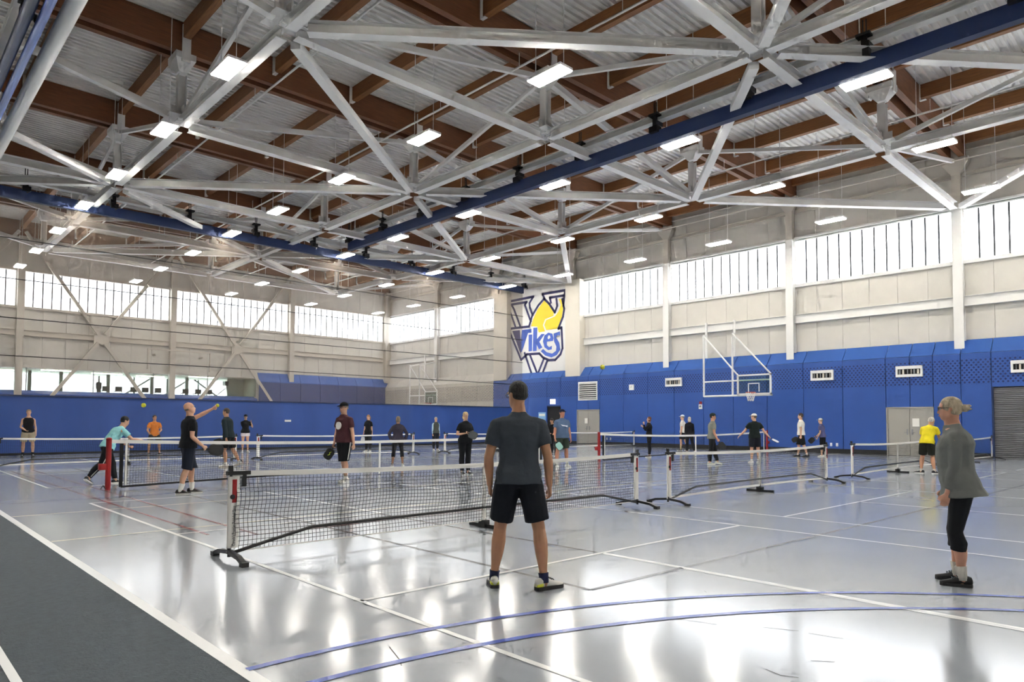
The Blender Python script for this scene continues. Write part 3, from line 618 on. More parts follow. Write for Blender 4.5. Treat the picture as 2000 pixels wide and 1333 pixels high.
def tennis(p0, p1, label, seed):
    t, L = frame2(p0, p1); t.name = 'tennis_net'; tag(t, label, 'net', 'tennis nets on red posts')
    for s, x in ((1, 0), (-1, L)):
        q = MB(); q.ring([[(x+cos(a)*.052, sin(a)*.052, z) for a in [pi/4+2*pi*k/12 for k in range(12)]] for z in (0, 1.06)]).ell((x, 0, 1.06), (.06, .06, .035)); q.build('red_post', M_red, t, smooth=False)
        MB().bb((x-s*.18, -.05, .42), (x-s*.05, .05, .55)).build('winch', M_red, t); MB().tube([(x-s*.05, -.05, .02), (x-s*.1, -.06, .1), (x-s*.14, -.06, .03)], .012, 6).build('floor_hook', M_black, t)
        MB().bb((x+s*.24-.035, -.012, .05), (x+s*.24+.035, .012, 1.02)).build('edge_band', M_black, t); MB().bb((x+s*.33-.018, -.01, .08), (x+s*.33+.018, .01, .98)).build('edge_lacing', M_tape, t)
    tapem(L, 1.05, .93, .075, .014).build('top_tape', M_tape, t)
    b = MB(); b.ring([[(.24+(L-.48)*i/16, -.01, sag(i/16, .03, .12)), (.24+(L-.48)*i/16, .01, sag(i/16, .03, .12)), (.24+(L-.48)*i/16, .01, sag(i/16, .07, .16)), (.24+(L-.48)*i/16, -.01, sag(i/16, .07, .16))] for i in range(17)]); b.build('bottom_band', M_black, t)
    MB().bb((L/2-.025, -.014, .02), (L/2+.025, .014, .88)).build('centre_strap', M_tape, t)
    obj('netting', netmesh(L-.5, lambda u: sag(u, .06, .14), lambda u: sag(u, .98, .87), .055, .006, .012, seed), t, (.25, 0, 0))
tennis((3.82, 16.2), (17.0, 16.1), 'long tennis net on red posts behind the man in black serving', 11)
tennis((19.85, 16.1), (33.0, 16.0), 'tennis net on red posts in front of the blue wall panels', 12)

# ================================================================== BASKETBALL GOALS
def goal(x, y0, y1, z0, z1, label, left, wall=True, mtube=M_white, s=1.):
    """backboard facing the hall, held on a tube frame that reaches back to the wall posts"""
    t = tag(empty('basketball_goal', (x, (y0+y1)/2, 0)), label, 'basketball hoop'); yc = (y0+y1)/2; hw = (y1-y0)/2; r = .05
    q = MB(); q.bb((-.05, -hw, z0), (0, -hw+.09, z1)).bb((-.05, hw-.09, z0), (0, hw, z1)).bb((-.05, -hw, z0), (0, hw, z0+.1)).bb((-.05, -hw, z1-.08), (0, hw, z1)); q.build('backboard_frame', mtube, t)
    MB().bb((-.03, -hw+.09, z0+.1), (-.015, hw-.09, z1-.08)).build('glass_pane', M_glass, t)
    q = MB(); c = .3; q.bb((-.055, -c, z0+.16), (-.05, -c+.05, z0+.6)).bb((-.055, c-.05, z0+.16), (-.05, c, z0+.6)).bb((-.055, -c, z0+.55), (-.05, c, z0+.6)); q.build('target_square', mtube, t)
    rim = MB(); N = 20; rim.tube([(-.38+.23*cos(2*pi*k/N), .23*sin(2*pi*k/N), z0+.12) for k in range(N+1)], .018, 6, cap=False).bb((-.16, -.09, z0+.06), (-.05, .09, z0+.14)); rim.build('rim', M_orange, t)
    nb = MB()
    for k in range(12):
        a = 2*pi*k/12; pts = []
        for sgn in (1, -1):
            nb.tube([(-.38+(.22-.09*f)*cos(a+sgn*f*1.1), (.22-.09*f)*sin(a+sgn*f*1.1), z0+.11-.42*f) for f in (0, .25, .5, .75, 1)], .009, 4)
    nb.build('net', M_tape, t)
    yl, ym = left                                     # frame verticals
    zt = z1+2.2
    for yv, zz in ((yl, zt), (ym, zt-.25)): MB().tube([(.05, yv-yc, z0-.02), (.05, yv-yc, zz)], r, 8).build('frame_post', mtube, t)
    MB().tube([(.05, yl-yc, z0), (.05, -hw, z0)], r, 8).build('bottom_rail', mtube, t); MB().tube([(.06, yl-yc, z0+.75), (.06, -hw+.1, z0+.75)], r*.8, 8).build('mid_rail', mtube, t)
    for ya, yb in ((yl, hw-.03), (ym, -hw+.05)): MB().tube([(.05, ya-yc, zt-.05), (.02, yb, z1-.02)], r*.85, 8).build('brace', mtube, t)
    if wall:
        for yv in (yl+1.15, ym+1.08):
            MB().tube([(34.28-x, yv-yc, 5.05), (34.28-x, yv-yc, 7.05)], .07, 8).build('wall_post', mtube, t)
            MB().tube([(34.25-x, yv-yc, 6.35), (.05, yv-yc-1.12, zt-.1)], r, 8).build('swing_arm', mtube, t)
    return t
goal(32.0, 15.24, 17.04, 2.83, 3.87, 'glass basketball backboard on white tube frame in front of the blue wall', (18.95, 17.32))
goal(31.9, 41.6, 43.2, 2.75, 3.8, 'basketball backboard folded on white tubes behind the curtain netting', (45.3, 44.0))
t = tag(empty('folded_backboard_frame', (16.6, YB-.75, 5.05)), 'white rectangular goal frame folded up on the far back wall', 'frame')
q = MB(); q.bb((-2.15, -.05, 1.36), (2.15, .05, 1.46)).bb((-2.15, -.05, 0), (-2.05, .05, 1.4)).bb((2.05, -.05, 0), (2.15, .05, 1.4)); q.build('tube_frame', M_steel2, t)
for sx in (-1.6, 1.6): MB().bb((sx-.04, 0, 1.0), (sx+.04, .72, 1.08)).build('wall_arm', M_steel2, t)

# ================================================================== BALLS IN PLAY
def ball(p, label):
    o = MB().ell(p, (.037, .037, .037), 14, 10).build('pickleball', M_ball, smooth=True); tag(o, label, 'ball', 'yellow balls in play'); return o
ball((3.36, 12.2, 1.70), 'yellow ball in the air above the player in turquoise'); ball((8.35, 6.7, 2.31), 'yellow ball flying high in front of the blue sloping cap')
# gallery chairs and a person behind the glass
def gchair(x, j):
    t = tag(empty('gallery_chair', (x, YB+1.0, 3.1)), ORD[j]+' dark chair back from the left seen through the gallery window', 'chair', 'chairs in the viewing gallery')
    MB().bb((-.22, 0, .38), (.22, .42, .43)).build('seat', M_black, t); MB().bb((-.22, -.05, .42), (.22, 0, .72)).build('backrest', M_black, t)
    for sx in (-.2, .2):
        for sy in (0, .38): MB().bb((sx-.015, sy-.015, 0), (sx+.015, sy+.015, .4)).build('leg', M_black, t)
for j, x in enumerate((12.35, 13.15, 14.1, 14.85, 15.7, 17.6, 18.5, 19.3)): gchair(x, j)
t = tag(empty('exercise_machine', (20.9, YB+2.4, 3.1)), 'dark exercise machine with console in the gallery window', 'exercise machine')
MB().bb((-.9, -.25, 0), (.5, .25, .15)).build('base', M_black, t); MB().tube([(.4, 0, .1), (.25, 0, 1.25)], .04, 6).build('mast', M_black, t); MB().tube([(-.8, 0, .1), (.2, 0, .95)], .035, 6).build('strut', M_black, t); MB().bb((.05, -.28, 1.15), (.3, .28, 1.5)).build('console', M_black, t)
# ================================================================== PEOPLE
def remesh(b, voxel, mats, it=4, fac=.5):
    me = b.mesh('tmp', mats); o = bpy.data.objects.new('tmp', me); BENCH.collection.objects.link(o)
    r = o.modifiers.new('r', 'REMESH'); r.mode = 'VOXEL'; r.voxel_size = voxel; r.use_smooth_shade = True
    if it: s = o.modifiers.new('s', 'SMOOTH'); s.factor = fac; s.iterations = it
    dg = bench(); out = bpy.data.meshes.new_from_object(o.evaluated_get(dg))
    bpy.data.objects.remove(o, do_unlink=True); bpy.data.meshes.remove(me)
    out.materials.clear()
    for m in (mats if isinstance(mats, (list, tuple)) else [mats]): out.materials.append(m)
    out.polygons.foreach_set('use_smooth', [True]*len(out.polygons)); return out
def crease(me, vox, amp):
    """press soft diagonal folds into a garment of the people near the camera"""
    if vox < .0125:
        n = len(me.vertices); co = np.empty(n*3); no = np.empty(n*3); me.vertices.foreach_get('co', co); me.vertex_normals.foreach_get('vector', no); nz = noise.noise
        d = np.array([nz(q)+.6*nz(q*2.3)-.25*abs(nz(q*4.1)) for q in (Vector((x*5+z*3, y*5, z*5-x*2.5)) for x, y, z in co.reshape(-1, 3))])
        me.vertices.foreach_set('co', co+no*np.repeat(d*amp, 3)); me.update()
    return me
def cloth(hexc, rough=.85, bump=.8, sc=8): return mat('cloth_'+hexc, hexc, rough, vary=.12, vscale=5, bump=bump, bscale=sc, spec=.25)
def skinm(hexc): return mat('skin_'+hexc, hexc, .5, vary=.06, vscale=7, sss=.08)
def hairm(hexc): return mat('hair_'+hexc, hexc, .6, vary=.3, vscale=30, bump=.8, bscale=90, stretch=(1, 1, .25))
def V3(*a): return Vector(a)
def ringat(c, a, b, ra, rb, n=14, e=2.4):
    out = []
    for k in range(n):
        t = 2*pi*k/n; ct_, st = cos(t), sin(t); f = (abs(ct_)**e+abs(st)**e)**(-1/e); out.append(c+a*(ra*f*ct_)+b*(rb*f*st))
    return out
def limb(b, pts, side, n=12):
    """pts: list of (centre, ra, rb); rings face along the chain, 'side' gives the ra axis"""
    cs = [p[0] for p in pts]; rings = []
    for i, (c, ra, rb) in enumerate(pts):
        t = (cs[min(i+1, len(cs)-1)]-cs[max(i-1, 0)]).normalized(); a = side-t*side.dot(t)
        if a.length < .05: a = V3(.3, .5, .8)-t*t.dot(V3(.3, .5, .8))
        a.normalize(); rings.append(ringat(c, a, t.cross(a), ra, rb, n))
    b.ring(rings)
def lerp(p, q, t): return p+(q-p)*t
def person(name, loc, bearing, H, label, yaw=0, sex='m', fat=1., skin='#c79070', hair=('short', '#3a2e26'), cap=None, top=('tee', '#333333'), bottom=('shorts', '#15171c'), shoes=('#202022', '#e8e8e6'), socks=None,
           lean=(0, .05), lean2=None, aL=None, aR=None, lL=None, lR=None, fL=None, fR=None, look=(0, 0), curl=(.5, .5), vox=.014, glasses=False, stripe=None, print_=None, lift=0., face=True, beard=None):
    root = tag(empty('person', (loc[0], loc[1], 0), radians(bearing-90)), label, 'person')
    h = H/1.75; fw = V3(sin(radians(yaw)), cos(radians(yaw)), 0); rt = V3(cos(radians(yaw)), -sin(radians(yaw)), 0); up = V3(0, 0, 1); fem = sex == 'f'
    T1 = V3(lean[0], lean[1], 1).normalized(); L2 = lean2 or lean; T2 = V3(L2[0], L2[1], 1).normalized()
    sw = (.165 if fem else .188)*h; hw = .092*h
    # ---- joints, pelvis at the origin first
    def leg(s, spec):
        th, sh = spec or ((.04*s*rt.x, .04*s*rt.y, -1), (.02*s*rt.x, .02*s*rt.y, -1))
        hip = rt*(s*hw)-T1*(.03*h); kn = hip+V3(*th).normalized()*(.44*h); an = kn+V3(*sh).normalized()*(.41*h); return hip, kn, an
    Lg = {-1: leg(-1, lL), 1: leg(1, lR)}
    lo = min(Lg[-1][2].z, Lg[1][2].z); mid = (Lg[-1][2]+Lg[1][2])/2
    off = V3(-mid.x, -mid.y, -lo+.088*h+lift)
    P0 = off.copy()
    Lg = {s: tuple(p+off for p in Lg[s]) for s in Lg}
    wa = P0+T1*(.16*h); ch = wa+T2*(.22*h); nk = ch+T2*(.165*h); shc = ch+T2*(.052*h)
    def sp(d):                                        # point on the spine at distance d from the pelvis
        d *= h
        return P0+T1*d if d < .16*h else wa+T2*(d-.16*h)
    def spdir(d): return T1 if d < .1 else T2
    def arm(s, spec):
        ua, fa = spec or ((.10*s*rt.x, .10*s*rt.y, -1), (.05*s*rt.x+.15*fw.x, .05*s*rt.y+.15*fw.y, -1))
        S = shc+rt*(s*sw); E = S+V3(*ua).normalized()*(.285*h); Wp = E+V3(*fa).normalized()*(.25*h); return S, E, Wp
    Am = {-1: arm(-1, aL), 1: arm(1, aR)}
    hy, hp = radians(yaw+look[0]), radians(look[1])
    hf = V3(sin(hy)*cos(hp), cos(hy)*cos(hp), sin(hp)); hr = V3(cos(hy), -sin(hy), 0); hu = hr.cross(hf)
    HC = nk+(T2*.55+up*.45).normalized()*(.058*h)+hf*(.022*h)+hu*(.095*h)   # head centre
    # ---- body: torso, limbs, head in one surface
    tr = [(-.10, .075, .075), (-.05, .15, .105), (.03, .168, .112), (.10, .155 if not fem else .15, .108), (.16, (.146 if not fem else .128), .105), (.26, .155 if not fem else .138, .112), (.35, .17 if not fem else .145, .12), (.43, .178 if not fem else .15, .108), (.475, .165 if not fem else .142, .092), (.505, .118, .078), (.53, .08, .07), (.555, .062, .063), (.61, .054, .058)]
    if fem: tr[2] = (.03, .175, .118); tr[6] = (.35, .147, .132)
    def torsorings(grow=0., lo_=-.2, hi_=1., hem=0., scale=1.):
        out = []
        for d, ra, rb in tr:
            if d < lo_-1e-6 or d > hi_+1e-6: continue
            t = spdir(d); fd = (fw-t*fw.dot(t)).normalized(); g = grow*(1 if d < .46 else .4)
            bel = (fat-1)*.11*(.5+.5*cos(pi*min(1, abs(d-.16)/.34)))
            e = hem*max(0, 1-(d-lo_)/.18)
            out.append(ringat(sp(d)+fd*((bel+.012*(d > .5))*h), rt, fd, (ra*(1+(fat-1)*.5*(d < .45))+g+e)*h*scale, (rb+bel*.6+g+e)*h, 16, 2.5))
        return out
    def armpts(s, r, f0=0., f1=2., g=0.):
        S, E, Wp = Am[s][:3]; key = [(0, .060), (.12, .062), (.4, .050), (.75, .043), (1, .0405), (1.22, .043), (1.55, .036), (1.85, .029), (2, .027)]
        if fem: key = [(a, q*.86) for a, q in key]
        pts = []; inner = sp(.425)+rt*(s*.08*h)
        def at(t): return lerp(S, E, t) if t <= 1 else lerp(E, Wp, t-1)
        def rad(t):
            for (a, q), (a2, q2) in zip(key[:-1], key[1:]):
                if t <= a2: return q+(q2-q)*(t-a)/(a2-a)
            return key[-1][1]
        ts = sorted({t for t, _ in key if f0 < t < f1} | {f0, f1})
        if f0 == 0: pts.append((inner, (.06+g)*h, (.07+g)*h)); pts.append((lerp(inner, S, .6)+T2*(.004*h), (.06+g)*h, (.066+g)*h))
        for t in ts: pts.append((at(t), (rad(t)+g*(.45 if t < .3 else 1.3))*h, (rad(t)+g*(.45 if t < .3 else 1.3))*h))
        return pts
    def legpts(s, f1=2., g=0., gk=None, f0=0.):
        hip, kn, an = Lg[s]; key = [(-.12, .07), (0, .092), (.2, .09), (.55, .074), (.85, .058), (1, .054), (1.25, .061), (1.5, .053), (1.8, .036), (2, .035)]
        pts = []; bk = -fw
        for t, q in key:
            if t > f1 or t < f0-.2: continue
            p = lerp(hip, kn, t) if t <= 1 else lerp(kn, an, t-1)
            if 1.1 < t < 1.6: p = p+bk*(.017*h)
            gg = g if gk is None else g+(gk-g)*min(1, max(0, t)/max(f1, .01))
            pts.append((p, (q+gg)*h, (q+gg)*h))
        if key[-1][0] > f1:
            p = lerp(hip, kn, f1) if f1 <= 1 else lerp(kn, an, f1-1)
            q = next(q0+(q1-q0)*(f1-t0)/(t1-t0) for (t0, q0), (t1, q1) in zip(key[:-1], key[1:]) if t0 <= f1 <= t1)
            gg = g if gk is None else gk
            if abs(pts[-1][0].z-p.z)+abs(pts[-1][0].x-p.x) > .004: pts.append((p, (q+gg)*h, (q+gg)*h))
        return pts
    b = MB(); b.ring(torsorings())
    for s in (-1, 1):
        limb(b, armpts(s, 0), fw); limb(b, legpts(s), rt); b.ell(Am[s][0]-T2*(.004*h), [(.062 if not fem else .053)*h]*3)
        S, E, Wp = Am[s]; fd = (Wp-E).normalized(); lat = fw-fd*fw.dot(fd)
        if lat.length < .3: lat = up-fd*up.dot(fd)
        lat.normalize(); nrm = fd.cross(lat)*(s)                 # palm faces the thigh
        hs = h*(.92 if fem else 1.)
        kn0 = Wp+fd*(.088*hs)
        limb(b, [(Wp-fd*.02, .024*hs, .021*hs), (Wp+fd*(.02*hs), .03*hs, .018*hs), (Wp+fd*(.055*hs), .041*hs, .017*hs), (kn0, .042*hs, .014*hs)], lat)
        cu = curl[0 if s < 0 else 1]
        for j, (o_, ln) in enumerate(((.032, .070), (.011, .079), (-.011, .074), (-.031, .058))):
            p = kn0+lat*(o_*hs)-fd*(.012*hs); a1, a2 = cu*1.1, cu*2.3; pal = -nrm*s*s if False else -nrm
            q = p+(fd*cos(a1)+pal*sin(a1))*(ln*.52*hs); r_ = q+(fd*cos(a2)+pal*sin(a2))*(ln*.5*hs)
            limb(b, [(p, .0095*hs, .0095*hs), (q, .009*hs, .009*hs), (r_, .0075*hs, .0075*hs)], lat, 8)
        tp = Wp+fd*(.03*hs)+lat*(.03*hs); tq = tp+(fd*.75+lat*.62-nrm*.25).normalized()*(.042*hs); t3 = tq+(fd*.9+lat*(.15-.5*cu)-nrm*(.25+.5*cu)).normalized()*(.032*hs)
        limb(b, [(tp, .014*hs, .013*hs), (tq, .011*hs, .011*hs), (t3, .0085*hs, .0085*hs)], nrm, 8)
        Am[s] = (S, E, Wp, fd, lat, nrm)
        hip, kn_, an = Lg[s]; limb(b, [(an+up*(.02*h), .036*h, .036*h), (an-up*(.03*h), .036*h, .045*h), (an-up*(.055*h)+fw*(.03*h), .03*h, .05*h)], rt)
    limb(b, [(nk-T2*(.03*h), .062*h, .064*h), (lerp(nk, HC, .35), .054*h, .058*h), (HC-hu*(.055*h)-hf*(.02*h), .052*h, .06*h)], rt)
    hd = [(0, .052, -.005, .024), (.05, .078, -.03, .04), (.14, .084, -.052, .053), (.25, .085, -.068, .061), (.38, .087, -.084, .067), (.49, .081, -.096, .071), (.58, .089, -.1, .0735), (.72, .085, -.099, .074), (.85, .066, -.087, .064), (.95, .036, -.055, .042), (1.0, .008, -.02, .016)]
    hs = h*(.94 if fem else 1.)
    def HP(x, y, z): return HC+hr*(x*hs)+hf*(y*hs)+hu*(z*hs)
    b.ring([[HP(w*cos(a), (f0+b0)/2+(f0-b0)/2*sin(a), (t-.5)*.235) for a in [2*pi*k/18 for k in range(18)]] for t, f0, b0, w in hd])
    limb(b, [(HP(0, .078, .004), .009*hs, .009*hs), (HP(0, .096, -.022), .012*hs, .011*hs), (HP(0, .104, -.034), .016*hs, .011*hs), (HP(0, .084, -.042), .014*hs, .008*hs)], hr, 8)
    for s in (-1, 1):
        limb(b, [(HP(s*.064, -.004, -.035), .008*hs, .012*hs), (HP(s*.077, -.014, -.008), .009*hs, .02*hs), (HP(s*.079, -.02, .02), .008*hs, .017*hs)], hr, 8)
        limb(b, [(HP(s*.012, .087, .022), .007*hs, .006*hs), (HP(s*.036, .084, .026), .007*hs, .006*hs), (HP(s*.058, .066, .02), .007*hs, .006*hs)], hu, 6)
    limb(b, [(HP(-.022, .084, -.066), .006*hs, .006*hs), (HP(0, .09, -.065), .008*hs, .007*hs), (HP(.022, .084, -.066), .006*hs, .006*hs)], hu, 6)
    obj('body', remesh(b, vox*h, skinm(skin), 3), root)
    # ---- face
    if face:
        M_eye = mat('eye_dark', '#1c1512', .2); M_lip = mat('lip_'+skin, [c*.8 if i else c*.95 for i, c in enumerate([int(skin[1+2*i:3+2*i], 16)/255 for i in range(3)])], .5)
        for s in (-1, 1):
            e = MB().ell(HP(s*.033, .077, .004), (.0125*hs, .0125*hs, .009*hs), 10, 6).build('eye', mat('eye_white', '#e9e4dc', .2), root, smooth=True)
            MB().ell(HP(s*.033, .0865, .004), (.006*hs, .004*hs, .006*hs), 8, 6).build('iris', M_eye, e, smooth=True)
            MB().tube([HP(s*.016, .0925, .024), HP(s*.036, .0905, .03), HP(s*.056, .074, .025)], .0045*hs, 6).build('eyebrow', hairm(hair[1]), root)
        MB().tube([HP(-.022, .0885, -.066), HP(0, .0955, -.064), HP(.022, .0885, -.066)], .0052*hs, 6).build('mouth', M_lip, root)
    if glasses:
        g = MB()
        for s in (-1, 1):
            c = [HP(s*(.034+.024*cos(a)), .099-.006*abs(cos(a)), .004+.017*sin(a)) for a in [2*pi*k/14 for k in range(15)]]
            g.tube(c, .0028*hs, 6, cap=False); g.tube([HP(s*.058, .094, .01), HP(s*.078, .06, .012), HP(s*.081, -.01, .012)], .003*hs, 6)
        g.tube([HP(-.011, .1, .008), HP(.011, .1, .008)], .0026*hs, 6); g.build('eyeglasses', M_black, root)
    # ---- hair
    st, hc = hair; hm = hairm(hc); hb_ = MB(); tilt = Matrix((hr, hf, hu)).transposed()
    def HE(c, r, n=16, m_=12): hb_.ell(HP(*c), [q*hs for q in r], n, m_, tilt)
    if st != 'bald': HE((0, -.016, .042), (.0825, .095, .088))
    else:
        HE((0, -.022, -.012), (.0755, .079, .034))
    if st in ('short', 'crop'): HE((0, -.045, .0), (.076, .062, .052))
    if st == 'bun': HE((0, -.02, .03), (.088, .1, .098)); HE((0, -.04, -.01), (.08, .072, .07)); HE((0, -.135, .0), (.04, .042, .04)); HE((.018, -.165, .02), (.016, .03, .012)); HE((-.015, -.168, -.012), (.012, .03, .012)); HE((0, -.16, .03), (.01, .028, .008))
    if st == 'bob': HE((0, -.035, -.045), (.09, .075, .085))
    if st == 'long': HE((0, -.045, -.06), (.085, .07, .12)); HE((0, -.07, -.17), (.06, .04, .1))
    if st == 'pony': HE((0, -.04, -.01), (.079, .07, .065)); hb_.tube([HP(0, -.1, .03), HP(0, -.15, .0), HP(0, -.155, -.08), HP(0, -.14, -.17)], [.02*hs, .032*hs, .026*hs, .008*hs], 10)
    hb_.build('hair', hm, root, smooth=True) if vox > .011 else obj('hair', remesh(hb_, .006*h, hm, 3), root)
    if beard: q = MB(); q.ell(HP(0, .055, -.085), [.05*hs, .045*hs, .038*hs], 12, 8, tilt); q.build('beard', hairm(beard), root, smooth=True)
    if cap:
        c = MB(); rings = []
        for k in range(7):
            a = pi/2*k/6; rings.append([HP(.0885*cos(a)*cos(q), -.008+.108*cos(a)*sin(q), .052+.085*sin(a)) for q in [2*pi*j/18 for j in range(18)]])
        rings[-1] = [HP(.004*cos(q), -.008+.004*sin(q), .137) for q in [2*pi*j/18 for j in range(18)]]
        c.ring(rings); c = c.build('cap', cloth(cap, .8, .1), root, smooth=True)
        br = MB(); o_ = [HP(.07*cos(a), .085+.085*sin(a), .05-.02*sin(a)) for a in [pi*k/12 for k in range(13)]]; br.ring([o_, [p+hu*(.008*hs) for p in o_]]); br.build('brim', cloth(cap, .8, .1), c)
    # ---- clothes
    kind, tc = top[0], top[1]; b = MB(); vc = max(vox, .011)*h
    low = {'tee': -.07, 'long': -.07, 'tank': -.06, 'tunic': -.13, 'jacket': -.08, 'vest': -.05}[kind]; gr = {'tee': .018, 'long': .016, 'tank': .012, 'tunic': .022, 'jacket': .026, 'vest': .03}[kind]
    hem = {'tunic': .06, 'tee': .034, 'long': .03, 'jacket': .03}.get(kind, .008)
    tr0 = list(tr)
    if low < -.1: tr[:] = [(low, .16, .12)]+[q for q in tr if q[0] >= -.05]
    elif low < -.05: tr[:] = [(low, .158, .11)]+[q for q in tr if q[0] >= -.05]
    b.ring(torsorings(gr, low, .555 if kind != 'tank' else .505, hem)); tr[:] = tr0
    sl = {'tee': .62, 'long': 1.9, 'tank': 0, 'tunic': 1.85, 'jacket': 1.9, 'vest': 0}[kind]
    for s in (-1, 1):
        if sl: limb(b, armpts(s, 0, 0., sl, .017 if kind in ('tee', 'jacket') else .011), fw); b.ell(Am[s][0]-T2*(.002*h), [(.068 if not fem else .058)*h]*3)
        elif kind == 'tank': limb(b, [(sp(.41)+rt*(s*.09*h), .062*h, .078*h), (shc+rt*(s*(sw-.035*h))+T2*(.02*h), .05*h, .068*h)], fw)
        else: limb(b, [(sp(.41)+rt*(s*.09*h), .075*h, .09*h), (shc+rt*(s*(sw-.01*h))+T2*(.012*h), .068*h, .08*h)], fw)
    sm = remesh(b, vc, cloth(tc), 3); crease(sm, vox, .0065); sh = obj({'tee': 'tee_shirt', 'long': 'long_sleeve_top', 'tank': 'sleeveless_top', 'tunic': 'knit_top', 'jacket': 'jacket', 'vest': 'padded_vest'}[kind], sm, root)
    if kind == 'vest':
        b = MB()
        for s in (-1, 1): limb(b, armpts(s, 0, .0, 1.9, .008), fw)
        obj('sleeves', remesh(b, vc, cloth(top[2]), 3), root)
    if print_:
        pc, dx_, dz_, rr = print_; t = T2; fd = (fw-t*fw.dot(t)).normalized(); c0 = sp(dz_)+rt*(dx_*h)+fd*((.142+(fat-1)*.17)*h)
        if isinstance(rr, tuple): P_ = [c0+rt*(u*rr[0]*h)+t*(v*rr[1]*h)-fd*(abs(u)*.012*h) for u, v in ((-1, -.6), (-.4, -.2), (.5, -.1), (1, .8), (.4, .5), (-.5, .2), (-1, .3))]
        else: P_ = [c0+rt*(rr*h*cos(a))+t*(rr*h*sin(a))-fd*(.012*h*abs(cos(a))) for a in [2*pi*k/16 for k in range(16)]]
        MB().ring([[p-fd*.03*h for p in P_], [p+fd*.004 for p in P_]]).build('printed_motif', mat('print_'+pc, pc, .8), sh)
    kind, bc = bottom; b = MB(); fl_ = {'shorts': .82, 'brief': .42, 'capri': 1.42, 'pants': 1.93, 'long_shorts': 1.02}[kind]; gg, gk = {'shorts': (.016, .045), 'brief': (.014, .03), 'capri': (.008, .012), 'pants': (.014, .024), 'long_shorts': (.016, .045)}[kind]
    b.ring(torsorings(.012, -.10, .08))
    for s in (-1, 1): limb(b, legpts(s, fl_, gg, gk), rt)
    bo = obj({'shorts': 'shorts', 'brief': 'shorts', 'capri': 'capri_leggings', 'pants': 'trousers', 'long_shorts': 'shorts'}[kind], crease(remesh(b, vc, cloth(bc, .8, .3, 6), 2), vox, .004), root)
    if stripe:
        for s in (-1, 1):
            hip, kn_, an = Lg[s]; w = .115*h if kind != 'pants' else .092*h
            MB().tube([hip+rt*(s*w)-up*.03, lerp(hip, kn_, .5)+rt*(s*w*.96), lerp(hip, kn_, .95)+rt*(s*w*.82)]+([lerp(kn_, an, .9)+rt*(s*.066*h)] if kind == 'pants' else []), .011*h, 6).build('side_stripe', mat('stripe_'+stripe, stripe, .8), bo)
    # ---- socks and shoes
    for s in (-1, 1):
        hip, kn_, an = Lg[s]; td = V3(*((fL if s < 0 else fR) or (fw+rt*(s*.22)))); td.z = 0; td.normalize(); d = an.z-.088*h-lift
        pt = math.asin(max(0, min(.95, d/(.17*h)))) if d > .01 else 0.
        fx = td*cos(pt)-up*sin(pt); fz = td*sin(pt)+up*cos(pt); fy = fx.cross(fz); c = an-fz*(.088*h)
        if pt: c = c+up*(max(0, .0))
        fs = h*(.93 if fem else 1.)
        def FP(x, y, z): return c+fx*(x*fs)+fy*(y*fs)+fz*(z*h)
        if socks: q = MB(); ln = socks[1]; ax = (kn_-an).normalized(); limb(q, [(an-fz*.03*h, .041*h, .046*h), (an+ax*.02*h, .041*h, .041*h), (an+ax*ln*h, .045*h if ln < .1 else .05*h, .045*h if ln < .1 else .05*h)], rt); q.build('sock', cloth(socks[0], .9, .2, 30), root, smooth=True)
        q = MB(); prof = [(-.085, .022, .03, .07), (-.075, .034, .018, .092), (-.03, .04, .016, .105), (.03, .041, .016, .098), (.08, .045, .016, .07), (.13, .048, .016, .055), (.17, .042, .02, .046), (.195, .022, .026, .038)]
        q.ring([[FP(x, w*cos(a)*(1 if sin(a) < 0 else .86), (z0+z1)/2+(z1-z0)/2*sin(a)) for a in [2*pi*k/14 for k in range(14)]] for x, w, z0, z1 in prof])
        so = q.build('shoe', mat('shoe_'+shoes[0], shoes[0], .6, vary=.1, vscale=12), root, smooth=True)
        q = MB(); outl = [(x, w*1.1) for x, w, _, _ in prof]+[(x, -w*1.1) for x, w, _, _ in prof[::-1]]
        q.prism(outl, .028, lambda u, v, w: FP(u, v, w)); q.build('sole', mat('sole_'+shoes[1], shoes[1], .6), so)
        q = MB()
        for j in range(4): q.tube([FP(.02+j*.022, -.025, .1-j*.009), FP(.028+j*.022, 0, .107-j*.009), FP(.02+j*.022, .025, .1-j*.009)], .004, 5)
        q.build('laces', mat('laces_'+(shoes[2] if len(shoes) > 2 else '#d8d8d4'), shoes[2] if len(shoes) > 2 else '#d8d8d4', .8), so)
        if len(shoes) > 3: MB().ring([[FP(x, w*1.03*cos(a), z0+(z1-z0)*.3+(z1-z0)*.34*sin(a)) for a in [2*pi*k/14 for k in range(14)]] for x, w, z0, z1 in prof[:3]]).build('heel_counter', mat('heel_'+shoes[3], shoes[3], .5), so, smooth=True)
    Mw = Matrix.Translation(root.location) @ Matrix.Rotation(radians(bearing-90), 4, 'Z')
    return {'root': root, 'M': Mw, 'hand': {s: (Am[s][2]+Am[s][3]*(.075*h)) for s in (-1, 1)}, 'fd': {s: Am[s][3] for s in (-1, 1)}, 'HP': HP, 'pal': {s: -Am[s][5] for s in (-1, 1)}}
